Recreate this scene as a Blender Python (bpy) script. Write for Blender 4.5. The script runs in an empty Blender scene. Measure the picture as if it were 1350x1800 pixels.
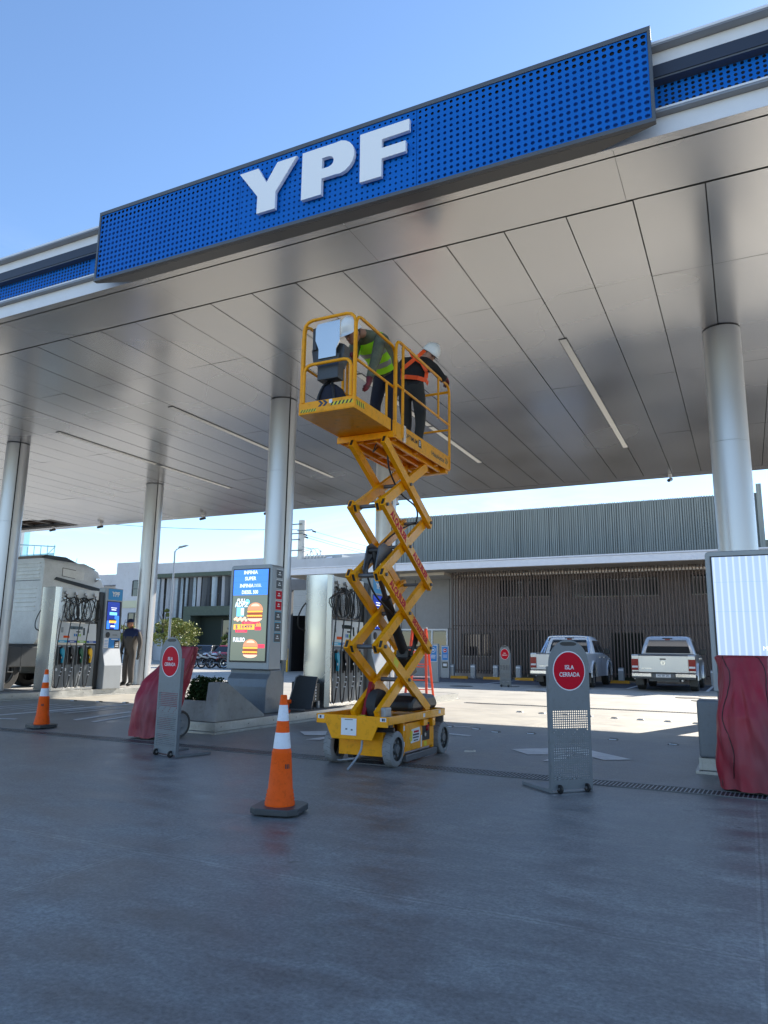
import bpy, math, random
from mathutils import Vector, Matrix
R = math.radians
random.seed(7)
scene = bpy.context.scene
COL = scene.collection
# ------------------------------------------------------------------ camera
cam = bpy.data.objects.new('camera', bpy.data.cameras.new('camera')); COL.objects.link(cam)
cam.data.sensor_fit = 'VERTICAL'; cam.data.sensor_height = 24.0
cam.data.lens = 1280.26 / 1800 * 24.0
cam.data.clip_start = .05; cam.data.clip_end = 3000
def _basis(yaw, pitch, roll):
    f = Vector((-math.sin(yaw) * math.cos(pitch), math.cos(yaw) * math.cos(pitch), math.sin(pitch)))
    r = Vector((math.cos(yaw), math.sin(yaw), 0)); u = r.cross(f)
    return r * math.cos(roll) + u * math.sin(roll), -r * math.sin(roll) + u * math.cos(roll), f
_r, _u, _f = _basis(.458542, .189696, .014828)
cam.matrix_world = Matrix(((_r.x, _u.x, -_f.x, 0), (_r.y, _u.y, -_f.y, 0), (_r.z, _u.z, -_f.z, 1.12), (0, 0, 0, 1)))
scene.camera = cam
# ------------------------------------------------------------------ world, sun, exposure
SUN_EL, SUN_AZ = R(33.0), R(18.0)          # azimuth clockwise from +Y
w = bpy.data.worlds.new('World'); scene.world = w; w.use_nodes = True
nt = w.node_tree; nt.nodes.clear()
sky = nt.nodes.new('ShaderNodeTexSky'); sky.sky_type = 'NISHITA'; sky.sun_disc = False
sky.sun_elevation = SUN_EL; sky.sun_rotation = SUN_AZ; sky.altitude = 300; sky.air_density = .95; sky.dust_density = .1; sky.ozone_density = 2.6
bg = nt.nodes.new('ShaderNodeBackground'); bg.inputs['Strength'].default_value = .13
out = nt.nodes.new('ShaderNodeOutputWorld')
tc = nt.nodes.new('ShaderNodeTexCoord')
mp = nt.nodes.new('ShaderNodeMapping'); mp.inputs['Scale'].default_value = (1.4, 1.4, 6.0); mp.inputs['Rotation'].default_value = (.25, .1, .6)
nz = nt.nodes.new('ShaderNodeTexNoise'); nz.inputs['Scale'].default_value = 2.1; nz.inputs['Detail'].default_value = 9; nz.inputs['Roughness'].default_value = .62; nz.inputs['Distortion'].default_value = .6
cr = nt.nodes.new('ShaderNodeValToRGB'); cr.color_ramp.elements[0].position = .50; cr.color_ramp.elements[1].position = .82
sep = nt.nodes.new('ShaderNodeSeparateXYZ'); mr = nt.nodes.new('ShaderNodeMapRange')
mr.inputs['From Min'].default_value = .05; mr.inputs['From Max'].default_value = .5; mr.inputs['To Min'].default_value = .9; mr.inputs['To Max'].default_value = 0.0
mul = nt.nodes.new('ShaderNodeMath'); mul.operation = 'MULTIPLY'
mixc = nt.nodes.new('ShaderNodeMix'); mixc.data_type = 'RGBA'; mixc.inputs[7].default_value = (5.2, 5.5, 5.9, 1)
L = nt.links.new
L(tc.outputs['Generated'], mp.inputs[0]); L(mp.outputs[0], nz.inputs['Vector']); L(nz.outputs[0], cr.inputs[0])
L(tc.outputs['Generated'], sep.inputs[0]); L(sep.outputs[2], mr.inputs[0]); L(cr.outputs[0], mul.inputs[0]); L(mr.outputs[0], mul.inputs[1])
hs = nt.nodes.new('ShaderNodeHueSaturation'); hs.inputs['Saturation'].default_value = 1.04; L(sky.outputs[0], hs.inputs['Color'])
L(mul.outputs[0], mixc.inputs[0]); L(hs.outputs[0], mixc.inputs[6]); L(mixc.outputs[2], bg.inputs[0]); L(bg.outputs[0], out.inputs[0])
sl = bpy.data.lights.new('sun', 'SUN'); sl.energy = 4.9; sl.angle = R(.5); sl.color = (1, .93, .82)
so = bpy.data.objects.new('sun', sl); COL.objects.link(so)
_d = Vector((math.sin(SUN_AZ) * math.cos(SUN_EL), math.cos(SUN_AZ) * math.cos(SUN_EL), math.sin(SUN_EL)))
so.rotation_euler = _d.to_track_quat('Z', 'Y').to_euler(); so.location = (0, 0, 30)
vs = scene.view_settings; vs.view_transform = 'Standard'; vs.look = 'None'; vs.exposure = 1.12; vs.gamma = 1
scene.cycles.max_bounces = 8; scene.cycles.diffuse_bounces = 5; scene.cycles.caustics_reflective = False
# ------------------------------------------------------------------ materials
def mat(name, col, rough=.5, metal=0.0, var=0.0, vscale=4.0, bump=0.0, bscale=40.0, rvar=0.0, spec=.5, emit=None, estr=0.0, coat=0.0, col2=None, stretch=(1, 1, 1), trans=0.0, dirt=0.0, det=7):
    m = bpy.data.materials.new(name); m.use_nodes = True; n = m.node_tree.nodes; l = m.node_tree.links.new
    p = n['Principled BSDF']; c = (col[0], col[1], col[2], 1)
    p.inputs['Base Color'].default_value = c; p.inputs['Roughness'].default_value = rough; p.inputs['Metallic'].default_value = metal
    p.inputs['Specular IOR Level'].default_value = spec; p.inputs['Coat Weight'].default_value = coat; p.inputs['Coat Roughness'].default_value = .08
    if trans: p.inputs['Transmission Weight'].default_value = trans
    if emit: p.inputs['Emission Color'].default_value = (*emit, 1); p.inputs['Emission Strength'].default_value = estr
    if var or rvar or bump or col2 or dirt:
        t = n.new('ShaderNodeTexCoord'); mpn = n.new('ShaderNodeMapping'); mpn.inputs['Scale'].default_value = stretch
        l(t.outputs['Object'], mpn.inputs[0])
        q = n.new('ShaderNodeTexNoise'); q.inputs['Scale'].default_value = vscale; q.inputs['Detail'].default_value = det; q.inputs['Roughness'].default_value = .6
        l(mpn.outputs[0], q.inputs['Vector'])
        if var or col2:
            r = n.new('ShaderNodeValToRGB'); a, b = r.color_ramp.elements; a.position = .32; b.position = .68
            if col2: a.color = c; b.color = (*col2, 1)
            else:
                a.color = tuple(x * (1 - var) for x in col[:3]) + (1,); b.color = tuple(min(1, x * (1 + var)) for x in col[:3]) + (1,)
            l(q.outputs[0], r.inputs[0]); src = r.outputs[0]
            if dirt:
                q2 = n.new('ShaderNodeTexNoise'); q2.inputs['Scale'].default_value = vscale * 5.3; q2.inputs['Detail'].default_value = 9; q2.inputs['Roughness'].default_value = .7
                l(mpn.outputs[0], q2.inputs['Vector'])
                r2 = n.new('ShaderNodeValToRGB'); r2.color_ramp.elements[0].position = .52; r2.color_ramp.elements[1].position = .78
                r2.color_ramp.elements[0].color = (1, 1, 1, 1); k = 1 - dirt; r2.color_ramp.elements[1].color = (k, k * .97, k * .92, 1)
                l(q2.outputs[0], r2.inputs[0]); mx = n.new('ShaderNodeMix'); mx.data_type = 'RGBA'; mx.blend_type = 'MULTIPLY'; mx.inputs[0].default_value = 1
                l(src, mx.inputs[6]); l(r2.outputs[0], mx.inputs[7]); src = mx.outputs[2]
            l(src, p.inputs['Base Color'])
        if rvar:
            g = n.new('ShaderNodeMapRange'); g.inputs['To Min'].default_value = max(.02, rough - rvar); g.inputs['To Max'].default_value = min(1, rough + rvar)
            g.inputs['From Min'].default_value = .3; g.inputs['From Max'].default_value = .7
            l(q.outputs[0], g.inputs[0]); l(g.outputs[0], p.inputs['Roughness'])
        if bump:
            q3 = n.new('ShaderNodeTexNoise'); q3.inputs['Scale'].default_value = bscale; q3.inputs['Detail'].default_value = 5
            l(mpn.outputs[0], q3.inputs['Vector']); bn = n.new('ShaderNodeBump'); bn.inputs['Strength'].default_value = bump; bn.inputs['Distance'].default_value = .01
            l(q3.outputs[0], bn.inputs['Height']); l(bn.outputs[0], p.inputs['Normal'])
    return m
M = {}
M['yellow'] = mat('yellow paint', (.90, .36, .001), .40, var=.06, vscale=3, coat=.14, dirt=.42, rvar=.12, spec=.25)
M['white'] = mat('white paint', (.74, .76, .80), .4, var=.04)
M['alu'] = mat('satin aluminium', (.56, .57, .59), .36, .62, var=.03, vscale=.8, rvar=.04, det=1)
M['soffit'] = mat('soffit aluminium', (.50, .50, .505), .23, .68, var=.07, vscale=.35, rvar=.06, det=1)
M['groove'] = mat('dark groove', (.015, .015, .016), .6)
M['cladgrey'] = mat('mid grey cladding', (.30, .31, .33), .38, .3, var=.05)
M['fasciagrey'] = mat('fascia grey frame', (.10, .11, .125), .45, .1, var=.05)
M['navy'] = mat('navy fascia band', (.028, .038, .065), .5)
M['blue'] = mat('blue perforated sheet', (.002, .135, .54), .5, var=.05, vscale=2, spec=.2)
M['bluedeep'] = mat('deep blue backing', (.004, .15, .55), .6)
M['underside'] = mat('near black underside', (.028, .03, .034), .35)
M['letterwhite'] = mat('letter white', (.93, .94, .96), .4)
M['dark'] = mat('dark interior', (.012, .012, .014), .6)
M['black'] = mat('black rubber', (.015, .015, .016), .45)
M['blackp'] = mat('black plastic', (.02, .021, .023), .35)
M['tyre'] = mat('tyre', (.03, .03, .031), .7, bump=.3, bscale=60)
M['greytyre'] = mat('grey non marking tyre', (.25, .255, .26), .75, var=.12, vscale=12, bump=.2)
M['steel'] = mat('steel', (.45, .45, .46), .3, .9)
M['stainless'] = mat('brushed stainless', (.62, .61, .58), .26, .9, var=.05, vscale=1.2, rvar=.05, det=2)
M['chrome'] = mat('chrome', (.75, .76, .78), .12, 1.0)
M['greymetal'] = mat('grey powder coat', (.165, .185, .205), .42, .15, var=.08, rvar=.06, dirt=.22)
M['greylite'] = mat('light grey powder coat', (.30, .325, .35), .38, .2, var=.04)
M['charcoal'] = mat('charcoal panel', (.05, .055, .06), .4, .1, var=.1)
M['orange'] = mat('orange plastic', (.88, .105, .004), .55, var=.08, vscale=6, dirt=.32, spec=.2)
M['reflect'] = mat('white reflective tape', (.72, .75, .82), .4, var=.05, vscale=7, dirt=.2)
M['red'] = mat('red sign paint', (.56, .003, .022), .5, spec=.12)
M['redfab'] = mat('faded red vinyl cover', (.36, .014, .034), .48, col2=(.21, .06, .072), vscale=2.2, bump=.6, bscale=10, rvar=.12, spec=.35, stretch=(1, 1, .45))
M['concrete'] = mat('cast concrete', (.32, .31, .295), .8, var=.18, vscale=2.2, bump=.35, bscale=30, dirt=.3)
M['kerbmetal'] = mat('kerb metal trim', (.42, .42, .40), .4, .55, var=.16, vscale=5, dirt=.3, rvar=.12)
M['wallgrey'] = mat('grey wall tiles', (.14, .145, .155), .6, var=.1, vscale=3)
M['wallpanel'] = mat('grey wall panel', (.27, .275, .285), .55, var=.05)
M['brown'] = mat('brown slat', (.12, .088, .076), .55, var=.25, vscale=1.5, stretch=(6, 1, .2))
M['brownwall'] = mat('brown wall', (.34, .29, .27), .7, var=.15)
M['greenslat'] = mat('green grey slat', (.29, .31, .285), .6, .0, var=.2, vscale=2, stretch=(8, 1, .2))
M['greenback'] = mat('green grey backing', (.20, .215, .20), .6, .1)
M['beige'] = mat('beige soffit', (.52, .44, .34), .6, var=.05)
M['glass'] = mat('dark glass', (.02, .025, .03), .06, 0, spec=.8)
M['glassblue'] = mat('pale teal glass', (.30, .52, .56), .12, .2)
M['whitewall'] = mat('white render', (.58, .58, .60), .8, var=.07, vscale=.6, dirt=.12)
M['greengrey'] = mat('olive render', (.095, .12, .09), .8, var=.12)
M['greendark'] = mat('dark olive recess', (.022, .034, .026), .8)
M['cream'] = mat('cream band', (.62, .60, .42), .7)
M['louvre'] = mat('pale louvre', (.50, .56, .60), .45, .2, var=.1)
M['leaf'] = mat('tree leaves', (.15, .19, .03), .6, col2=(.30, .30, .07), vscale=1.5)
M['leafdark'] = mat('shrub leaves', (.016, .036, .009), .6, spec=.15, col2=(.03, .055, .014), vscale=9)
M['bark'] = mat('bark', (.12, .09, .06), .9, var=.2)
M['paintwhite'] = mat('car white', (.70, .72, .74), .25, coat=.6)
M['paintsilver'] = mat('car silver', (.56, .57, .58), .28, .55, coat=.6)
M['paintred'] = mat('car red', (.35, .012, .02), .25, coat=.6)
M['paintdark'] = mat('car dark grey', (.035, .04, .05), .25, coat=.6)
M['truckwhite'] = mat('truck cab white', (.80, .81, .80), .45, var=.07, dirt=.2)
M['plastgrey'] = mat('grey plastic', (.13, .135, .14), .55, var=.08)
M['tail'] = mat('tail light', (.26, .002, .004), .3, coat=.15, spec=.3)
M['ylabel'] = mat('yellow label', (.72, .62, .02), .5)
M['wheelstop'] = mat('yellow wheel stop', (.62, .30, .02), .6, var=.2, dirt=.3)
M['lampdiff'] = mat('fixture diffuser', (.66, .66, .64), .5, emit=(1, .97, .9), estr=.03)
M['lightbox'] = mat('beige lit strip', (.6, .55, .47), .5)
M['floorpaint'] = mat('worn white paint', (.80, .80, .79), .6, var=.12, vscale=5, dirt=.12)
M['ladder'] = mat('orange red fibreglass', (.80, .085, .03), .4, var=.06)
M['skin'] = mat('skin', (.38, .19, .12), .5)
M['olive'] = mat('olive jacket', (.12, .125, .075), .8, var=.25, vscale=9, bump=.4, bscale=18)
M['navycloth'] = mat('navy trousers', (.012, .014, .028), .85, bump=.3, bscale=20)
M['blackcloth'] = mat('black sweater', (.012, .011, .011), .85, bump=.3, bscale=20)
M['darkcloth'] = mat('dark grey trousers', (.028, .027, .024), .85, bump=.4, bscale=20)
M['greycloth'] = mat('grey brown coverall', (.075, .067, .062), .8, var=.15, bump=.4, bscale=16)
M['bluecloth'] = mat('royal blue yoke', (.008, .02, .085), .8)
M['hivis'] = mat('lime hi-vis mesh', (.45, .98, .03), .6, emit=None)
M['hivisorange'] = mat('orange harness', (1, .10, .012), .5)
M['helmet'] = mat('white hard hat', (.82, .82, .80), .3, coat=.3)
M['glove'] = mat('red black glove', (.28, .015, .03), .6, col2=(.015, .015, .015), vscale=18)
M['greytape'] = mat('grey reflective tape', (.36, .38, .36), .35)
M['hair'] = mat('black hair', (.01, .009, .008), .6)
M['eyes'] = mat('dark eyes', (.01, .01, .01), .3)
M['lip'] = mat('lips', (.24, .09, .07), .5)
M['gunmetal'] = mat('cast grey bracket', (.12, .125, .135), .45, .4, var=.1)
M['rust'] = mat('dark brown core', (.05, .03, .022), .7, var=.3, vscale=8)
M['emitblue'] = mat('screen blue', (.02, .12, .5), .3, emit=(.035, .17, .72), estr=.85)
M['emitgreen'] = mat('screen sage', (.06, .08, .07), .12, emit=(.12, .16, .14), estr=.55)
M['emitwhite'] = mat('screen white', (.6, .6, .6), .4, emit=(.85, .9, 1), estr=.7)
M['emitbun'] = mat('screen bun', (.5, .2, .1), .4, emit=(.62, .24, .13), estr=.8)
M['emitbun2'] = mat('screen light bun', (.6, .4, .3), .4, emit=(.85, .5, .36), estr=.8)
M['emitmeat'] = mat('screen patty', (.2, .06, .03), .4, emit=(.25, .06, .03), estr=.7)
M['emitcheese'] = mat('screen orange', (.8, .4, .05), .4, emit=(1, .42, .06), estr=.8)
M['emitred'] = mat('screen red', (.7, .05, .08), .4, emit=(.8, .035, .08), estr=.8)
M['emitcyan'] = mat('screen cyan', (.2, .6, .8), .4, emit=(.16, .55, .85), estr=.8)
M['emitdarkblue'] = mat('screen dark blue', (.01, .02, .15), .2, emit=(.01, .025, .2), estr=.8)
M['signblue'] = mat('sign blue', (.012, .2, .55), .35)
M['signcyan'] = mat('kiosk blue', (.03, .27, .60), .35)
M['teal'] = mat('nozzle teal blue', (.01, .30, .46), .4)
M['greenp'] = mat('nozzle green', (.01, .10, .05), .4)
M['yellowp'] = mat('nozzle yellow', (.85, .48, .01), .4)
M['limeg'] = mat('lime strip', (.30, .55, .06), .4)
M['bluestrip'] = mat('dark blue strip', (.02, .08, .35), .4)
M['cyanlabel'] = mat('cyan label', (.05, .45, .7), .4)
M['dispwhite'] = mat('dispenser white', (.66, .68, .69), .38, var=.03)
M['lcd'] = mat('display', (.03, .04, .035), .15)
M['darkasph'] = mat('parking asphalt', (.095, .10, .115), .7, var=.2, vscale=1.5, dirt=.2)
M['stud'] = mat('road stud', (.09, .085, .07), .5)
M['wire'] = mat('overhead cable', (.10, .12, .14), .6)
M['utility'] = mat('pale concrete pole', (.62, .60, .55), .8, var=.1)
def screen_stripes():
    m = bpy.data.materials.new('screen pale stripes'); m.use_nodes = True; n = m.node_tree.nodes; l = m.node_tree.links.new
    p = n['Principled BSDF']; t = n.new('ShaderNodeTexCoord'); s = n.new('ShaderNodeSeparateXYZ'); l(t.outputs['Object'], s.inputs[0])
    a = n.new('ShaderNodeMath'); a.operation = 'MULTIPLY'; a.inputs[1].default_value = 14.0; l(s.outputs[0], a.inputs[0])
    b = n.new('ShaderNodeMath'); b.operation = 'FRACT'; l(a.outputs[0], b.inputs[0])
    r = n.new('ShaderNodeValToRGB'); e = r.color_ramp.elements; e[0].position = .0; e[0].color = (.38, .53, .82, 1); e[1].position = 1; e[1].color = (.38, .53, .82, 1)
    x = e.new(.40); x.color = (.38, .53, .82, 1); x = e.new(.5); x.color = (.62, .76, 1, 1); x = e.new(.68); x.color = (.56, .72, .98, 1); x = e.new(.78); x.color = (.38, .53, .82, 1)
    l(b.outputs[0], r.inputs[0]); l(r.outputs[0], p.inputs['Emission Color']); p.inputs['Emission Strength'].default_value = .50
    p.inputs['Base Color'].default_value = (.12, .14, .18, 1); p.inputs['Roughness'].default_value = .2
    return m
M['stripes'] = screen_stripes()
def floor_mat():
    m = bpy.data.materials.new('forecourt concrete'); m.use_nodes = True; n = m.node_tree.nodes; l = m.node_tree.links.new
    p = n['Principled BSDF']; g = n.new('ShaderNodeNewGeometry')
    def noise(sc, det=8, ro=.6, st=(1, 1, 1), dist=0):
        mp_ = n.new('ShaderNodeMapping'); mp_.inputs['Scale'].default_value = st; l(g.outputs['Position'], mp_.inputs[0])
        q = n.new('ShaderNodeTexNoise'); q.inputs['Scale'].default_value = sc; q.inputs['Detail'].default_value = det; q.inputs['Roughness'].default_value = ro; q.inputs['Distortion'].default_value = dist
        l(mp_.outputs[0], q.inputs['Vector']); return q.outputs[0]
    def ramp(src, stops):
        r = n.new('ShaderNodeValToRGB'); e = r.color_ramp.elements
        e[0].position, e[0].color = stops[0][0], (*stops[0][1], 1); e[1].position, e[1].color = stops[-1][0], (*stops[-1][1], 1)
        for ps, c in stops[1:-1]: x = e.new(ps); x.color = (*c, 1)
        l(src, r.inputs[0]); return r.outputs[0]
    def mixm(a, b, fac, mode='MULTIPLY'):
        x = n.new('ShaderNodeMix'); x.data_type = 'RGBA'; x.blend_type = mode
        if isinstance(fac, float): x.inputs[0].default_value = fac
        else: l(fac, x.inputs[0])
        for i, v in ((6, a), (7, b)):
            if isinstance(v, tuple): x.inputs[i].default_value = (*v, 1)
            else: l(v, x.inputs[i])
        return x.outputs[2]
    def math_(op, a, b=None, clamp=False):
        x = n.new('ShaderNodeMath'); x.operation = op; x.use_clamp = clamp
        for i, v in enumerate((a, b)):
            if v is None: continue
            if isinstance(v, (int, float)): x.inputs[i].default_value = v
            else: l(v, x.inputs[i])
        return x.outputs[0]
    big = noise(.35, 6, .6, dist=.8); mid = noise(1.6, 9, .68, (1, 2.2, 1), .5); fine = noise(14, 8, .7); spk = noise(60, 4, .6)
    base = ramp(big, [(.3, (.19, .184, .176)), (.55, (.245, .238, .228)), (.75, (.305, .296, .284))])
    c = mixm(base, ramp(mid, [(.32, (.50, .52, .56)), (.48, (.92, .92, .93)), (.66, (1.35, 1.35, 1.32))]), 1.0)
    c = mixm(c, ramp(fine, [(.35, (.86, .86, .87)), (.6, (1.04, 1.04, 1.03))]), 1.0)
    c = mixm(c, ramp(spk, [(.30, (.7, .7, .7)), (.38, (1, 1, 1))]), .5)
    scuff = noise(2.6, 13, .75, (1, 2.0, 1), 1.1); scuff2 = noise(1.7, 12, .74, (1.7, 1, 1), .9); grit = noise(48, 6, .75); pits = noise(95, 3, .6); spots = noise(5.5, 3, .5)
    c = mixm(c, (1.55, 1.55, 1.5), math_('MULTIPLY', math_('MULTIPLY', math_('SUBTRACT', scuff, .60), 7.0, True), .55))
    c = mixm(c, (.62, .61, .60), math_('MULTIPLY', math_('MULTIPLY', math_('SUBTRACT', scuff2, .585), 7.0, True), .6))
    c = mixm(c, ramp(grit, [(.36, (.62, .62, .62)), (.5, (1, 1, 1)), (.64, (1.4, 1.4, 1.38))]), .75)
    c = mixm(c, (.35, .35, .35), math_('MULTIPLY', math_('MULTIPLY', math_('SUBTRACT', pits, .70), 14.0, True), .8))
    c = mixm(c, (.45, .44, .42), math_('MULTIPLY', math_('SUBTRACT', spots, .71), 12.0, True))
    sp = n.new('ShaderNodeSeparateXYZ'); l(g.outputs['Position'], sp.inputs[0]); X, Y = sp.outputs[0], sp.outputs[1]
    # sunlight painted into the floor colour, paler and warmer past the canopy shadow edge
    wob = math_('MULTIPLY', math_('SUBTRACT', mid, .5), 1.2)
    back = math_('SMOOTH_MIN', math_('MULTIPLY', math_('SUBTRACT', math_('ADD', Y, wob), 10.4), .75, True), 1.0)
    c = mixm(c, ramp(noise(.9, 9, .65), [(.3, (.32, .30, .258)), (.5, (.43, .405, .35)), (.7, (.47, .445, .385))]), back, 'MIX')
    # slab joints
    jn = math_('MULTIPLY', math_('SUBTRACT', noise(2.5, 5), .5), .02)
    def joint(coord, off, step, wd):
        a = math_('FRACT', math_('DIVIDE', math_('ADD', math_('ADD', coord, jn), 313.0 - off + step / 2 - 313.0 % step), step))
        d = math_('ABSOLUTE', math_('SUBTRACT', a, .5)); return math_('LESS_THAN', d, wd / step)
    oil = noise(1.1, 5, .55, (1, 1, 1), .3); oil2 = noise(9, 6, .6)
    c = mixm(c, (.42, .41, .40), math_('MULTIPLY', math_('MULTIPLY', math_('SUBTRACT', math_('ADD', oil, math_('MULTIPLY', oil2, .12)), .735), 9.0, True), .8))
    j = math_('MAXIMUM', joint(Y, 3.33, 3.67, .006), joint(X, -.02, 3.14, .006))
    halo = math_('MAXIMUM', joint(Y, 3.33, 3.67, .028), joint(X, -.02, 3.14, .022))
    hn = math_('MULTIPLY', halo, math_('MULTIPLY', math_('SUBTRACT', scuff, .38), 4.0, True))
    c = mixm(c, (1.55, 1.55, 1.5), math_('MULTIPLY', hn, .7)); c = mixm(c, (.6, .6, .6), math_('MULTIPLY', j, .6))
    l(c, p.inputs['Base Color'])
    rr = n.new('ShaderNodeMapRange'); rr.inputs['From Min'].default_value = .3; rr.inputs['From Max'].default_value = .7; rr.inputs['To Min'].default_value = .30; rr.inputs['To Max'].default_value = .60
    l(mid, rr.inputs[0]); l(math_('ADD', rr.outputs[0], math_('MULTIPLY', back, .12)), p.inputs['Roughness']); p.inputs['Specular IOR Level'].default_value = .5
    b = n.new('ShaderNodeBump'); b.inputs['Strength'].default_value = .12; b.inputs['Distance'].default_value = .01
    l(math_('ADD', math_('ADD', fine, math_('MULTIPLY', mid, 1.5)), math_('MULTIPLY', j, -2.0)), b.inputs['Height']); l(b.outputs[0], p.inputs['Normal'])
    return m
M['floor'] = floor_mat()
# ------------------------------------------------------------------ mesh builder
class MB:
    def __init__(s, m=None): s.v = []; s.f = []; s.mi = []; s.mats = []; s.cur = 0; s.T = None; s.use(m) if m else None
    def use(s, m):
        mm = M[m] if isinstance(m, str) else m
        if mm not in s.mats: s.mats.append(mm)
        s.cur = s.mats.index(mm); return s
    def add(s, vs_, fs):
        o = len(s.v)
        if s.T is not None: vs_ = [s.T @ Vector(v) for v in vs_]
        s.v += [tuple(v) for v in vs_]; s.f += [tuple(i + o for i in f) for f in fs]; s.mi += [s.cur] * len(fs); return s
    def box(s, x0, x1, y0, y1, z0, z1):
        return s.add([(x0, y0, z0), (x1, y0, z0), (x1, y1, z0), (x0, y1, z0), (x0, y0, z1), (x1, y0, z1), (x1, y1, z1), (x0, y1, z1)],
                     [(0, 3, 2, 1), (4, 5, 6, 7), (0, 1, 5, 4), (1, 2, 6, 5), (2, 3, 7, 6), (3, 0, 4, 7)])
    def beam(s, p0, p1, w_, h, up=(0, 0, 1)):
        p0, p1 = Vector(p0), Vector(p1); d = (p1 - p0).normalized(); a = d.cross(Vector(up))
        if a.length < 1e-4: a = d.cross(Vector((1, 0, 0)))
        a.normalize(); b = a.cross(d).normalized(); a *= w_ / 2; b *= h / 2
        V = [p0 - a - b, p0 + a - b, p0 + a + b, p0 - a + b, p1 - a - b, p1 + a - b, p1 + a + b, p1 - a + b]
        return s.add(V, [(0, 1, 2, 3), (4, 7, 6, 5), (0, 4, 5, 1), (1, 5, 6, 2), (2, 6, 7, 3), (3, 7, 4, 0)])
    def tube(s, pts, r, n=8, smooth=False, closed=False):
        P_ = [Vector(p) for p in pts]
        if smooth: P_ = catmull(P_, 5)
        rings = []; prev = None
        for i, p in enumerate(P_):
            if closed: d = P_[(i + 1) % len(P_)] - P_[i - 1]
            else: d = P_[min(i + 1, len(P_) - 1)] - P_[max(i - 1, 0)]
            d = d.normalized() if d.length > 1e-7 else Vector((0, 0, 1))
            if prev is None:
                a = d.cross(Vector((0, 0, 1)));
                if a.length < .05: a = d.cross(Vector((1, 0, 0)))
            else: a = prev - d * prev.dot(d)
            a.normalize(); prev = a; b = d.cross(a); rr = r[i] if isinstance(r, (list, tuple)) else r
            rings.append([p + (a * math.cos(2 * math.pi * k / n) + b * math.sin(2 * math.pi * k / n)) * rr for k in range(n)])
        return s.loft(rings, caps=not closed, closed=closed)
    def loft(s, rings, caps=True, closed=False):
        n = len(rings[0]); V = [p for r_ in rings for p in r_]; F = []; m_ = len(rings)
        for i in range(m_ if closed else m_ - 1):
            for k in range(n):
                a = i * n + k; b = i * n + (k + 1) % n; c = ((i + 1) % m_) * n + (k + 1) % n; d = ((i + 1) % m_) * n + k; F.append((a, b, c, d))
        if caps: F.append(tuple(range(n))[::-1]); F.append(tuple((m_ - 1) * n + k for k in range(n)))
        return s.add(V, F)
    def cyl(s, p0, p1, r0, r1=None, n=20): return s.tube([p0, p1], [r0, r0 if r1 is None else r1], n)
    def prism(s, poly, axis, d0, d1):
        def mk(a, b, d): return {'x': (d, a, b), 'y': (a, d, b), 'z': (a, b, d)}[axis]
        n = len(poly); V = [mk(a, b, d0) for a, b in poly] + [mk(a, b, d1) for a, b in poly]
        F = [tuple(range(n)), tuple(range(n, 2 * n))[::-1]] + [(i, i + n, (i + 1) % n + n, (i + 1) % n) for i in range(n)]
        return s.add(V, F)
    def lathe(s, prof, c=(0, 0, 0), axis='z', n=24, caps=True):
        rings = []
        for r_, h in prof:
            ring = []
            for k in range(n):
                a = 2 * math.pi * k / n; x, y = r_ * math.cos(a), r_ * math.sin(a)
                ring.append({'z': (c[0] + x, c[1] + y, c[2] + h), 'x': (c[0] + h, c[1] + x, c[2] + y), 'y': (c[0] + x, c[1] + h, c[2] + y)}[axis])
            rings.append(ring)
        return s.loft(rings, caps)
    def sph(s, c, rx, ry=None, rz=None, nu=12, nv=8, z0=-1.0):
        ry = ry or rx; rz = rz or rx; rings = []
        for i in range(nv + 1):
            t = math.asin(max(-1, min(1, z0))) + (math.pi / 2 - math.asin(z0)) * i / nv; cr_ = max(math.cos(t), .01)
            rings.append([(c[0] + rx * cr_ * math.cos(2 * math.pi * k / nu), c[1] + ry * cr_ * math.sin(2 * math.pi * k / nu), c[2] + rz * math.sin(t)) for k in range(nu)])
        return s.loft(rings)
    def perf(s, O, U, V_, nx, ny, rf, nseg=8):
        """perforated sheet: O corner, U/V one-cell vectors, hole radius fraction rf(i,j)"""
        O, U, V_ = Vector(O), Vector(U), Vector(V_); sq = [(.5, 0), (.5, .5), (0, .5), (-.5, .5), (-.5, 0), (-.5, -.5), (0, -.5), (.5, -.5)]
        for j in range(ny):
            for i in range(nx):
                c = O + U * (i + .5) + V_ * (j + .5); r_ = rf(i, j)
                if r_ <= 0:
                    s.add([c + U * a + V_ * b for a, b in ((-.5, -.5), (.5, -.5), (.5, .5), (-.5, .5))], [(0, 1, 2, 3)]); continue
                out_ = [c + U * a + V_ * b for a, b in sq]; L_ = min(U.length, V_.length)
                inn = [c + (U.normalized() * math.cos(math.pi * k / 4) + V_.normalized() * math.sin(math.pi * k / 4)) * r_ * L_ for k in range(8)]
                s.add(out_ + inn, [(k, (k + 1) % 8, 8 + (k + 1) % 8, 8 + k) for k in range(8)])
        return s
    def text(s, txt, O, U, V_, size, width=None, depth=.0, bold=.0, align='CENTER', italic=0.0):
        key = (txt, bold, align)
        if key not in TXT:
            cu = bpy.data.curves.new('t', 'FONT'); cu.body = txt; cu.size = 1; cu.offset = bold; cu.align_x = align; cu.align_y = 'CENTER'; cu.resolution_u = 3
            o = bpy.data.objects.new('t', cu); COL.objects.link(o); dg = bpy.context.evaluated_depsgraph_get(); me = o.evaluated_get(dg).to_mesh()
            TXT[key] = ([tuple(v.co) for v in me.vertices], [tuple(p.vertices) for p in me.polygons]); o.evaluated_get(dg).to_mesh_clear(); bpy.data.objects.remove(o); bpy.data.curves.remove(cu)
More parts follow.
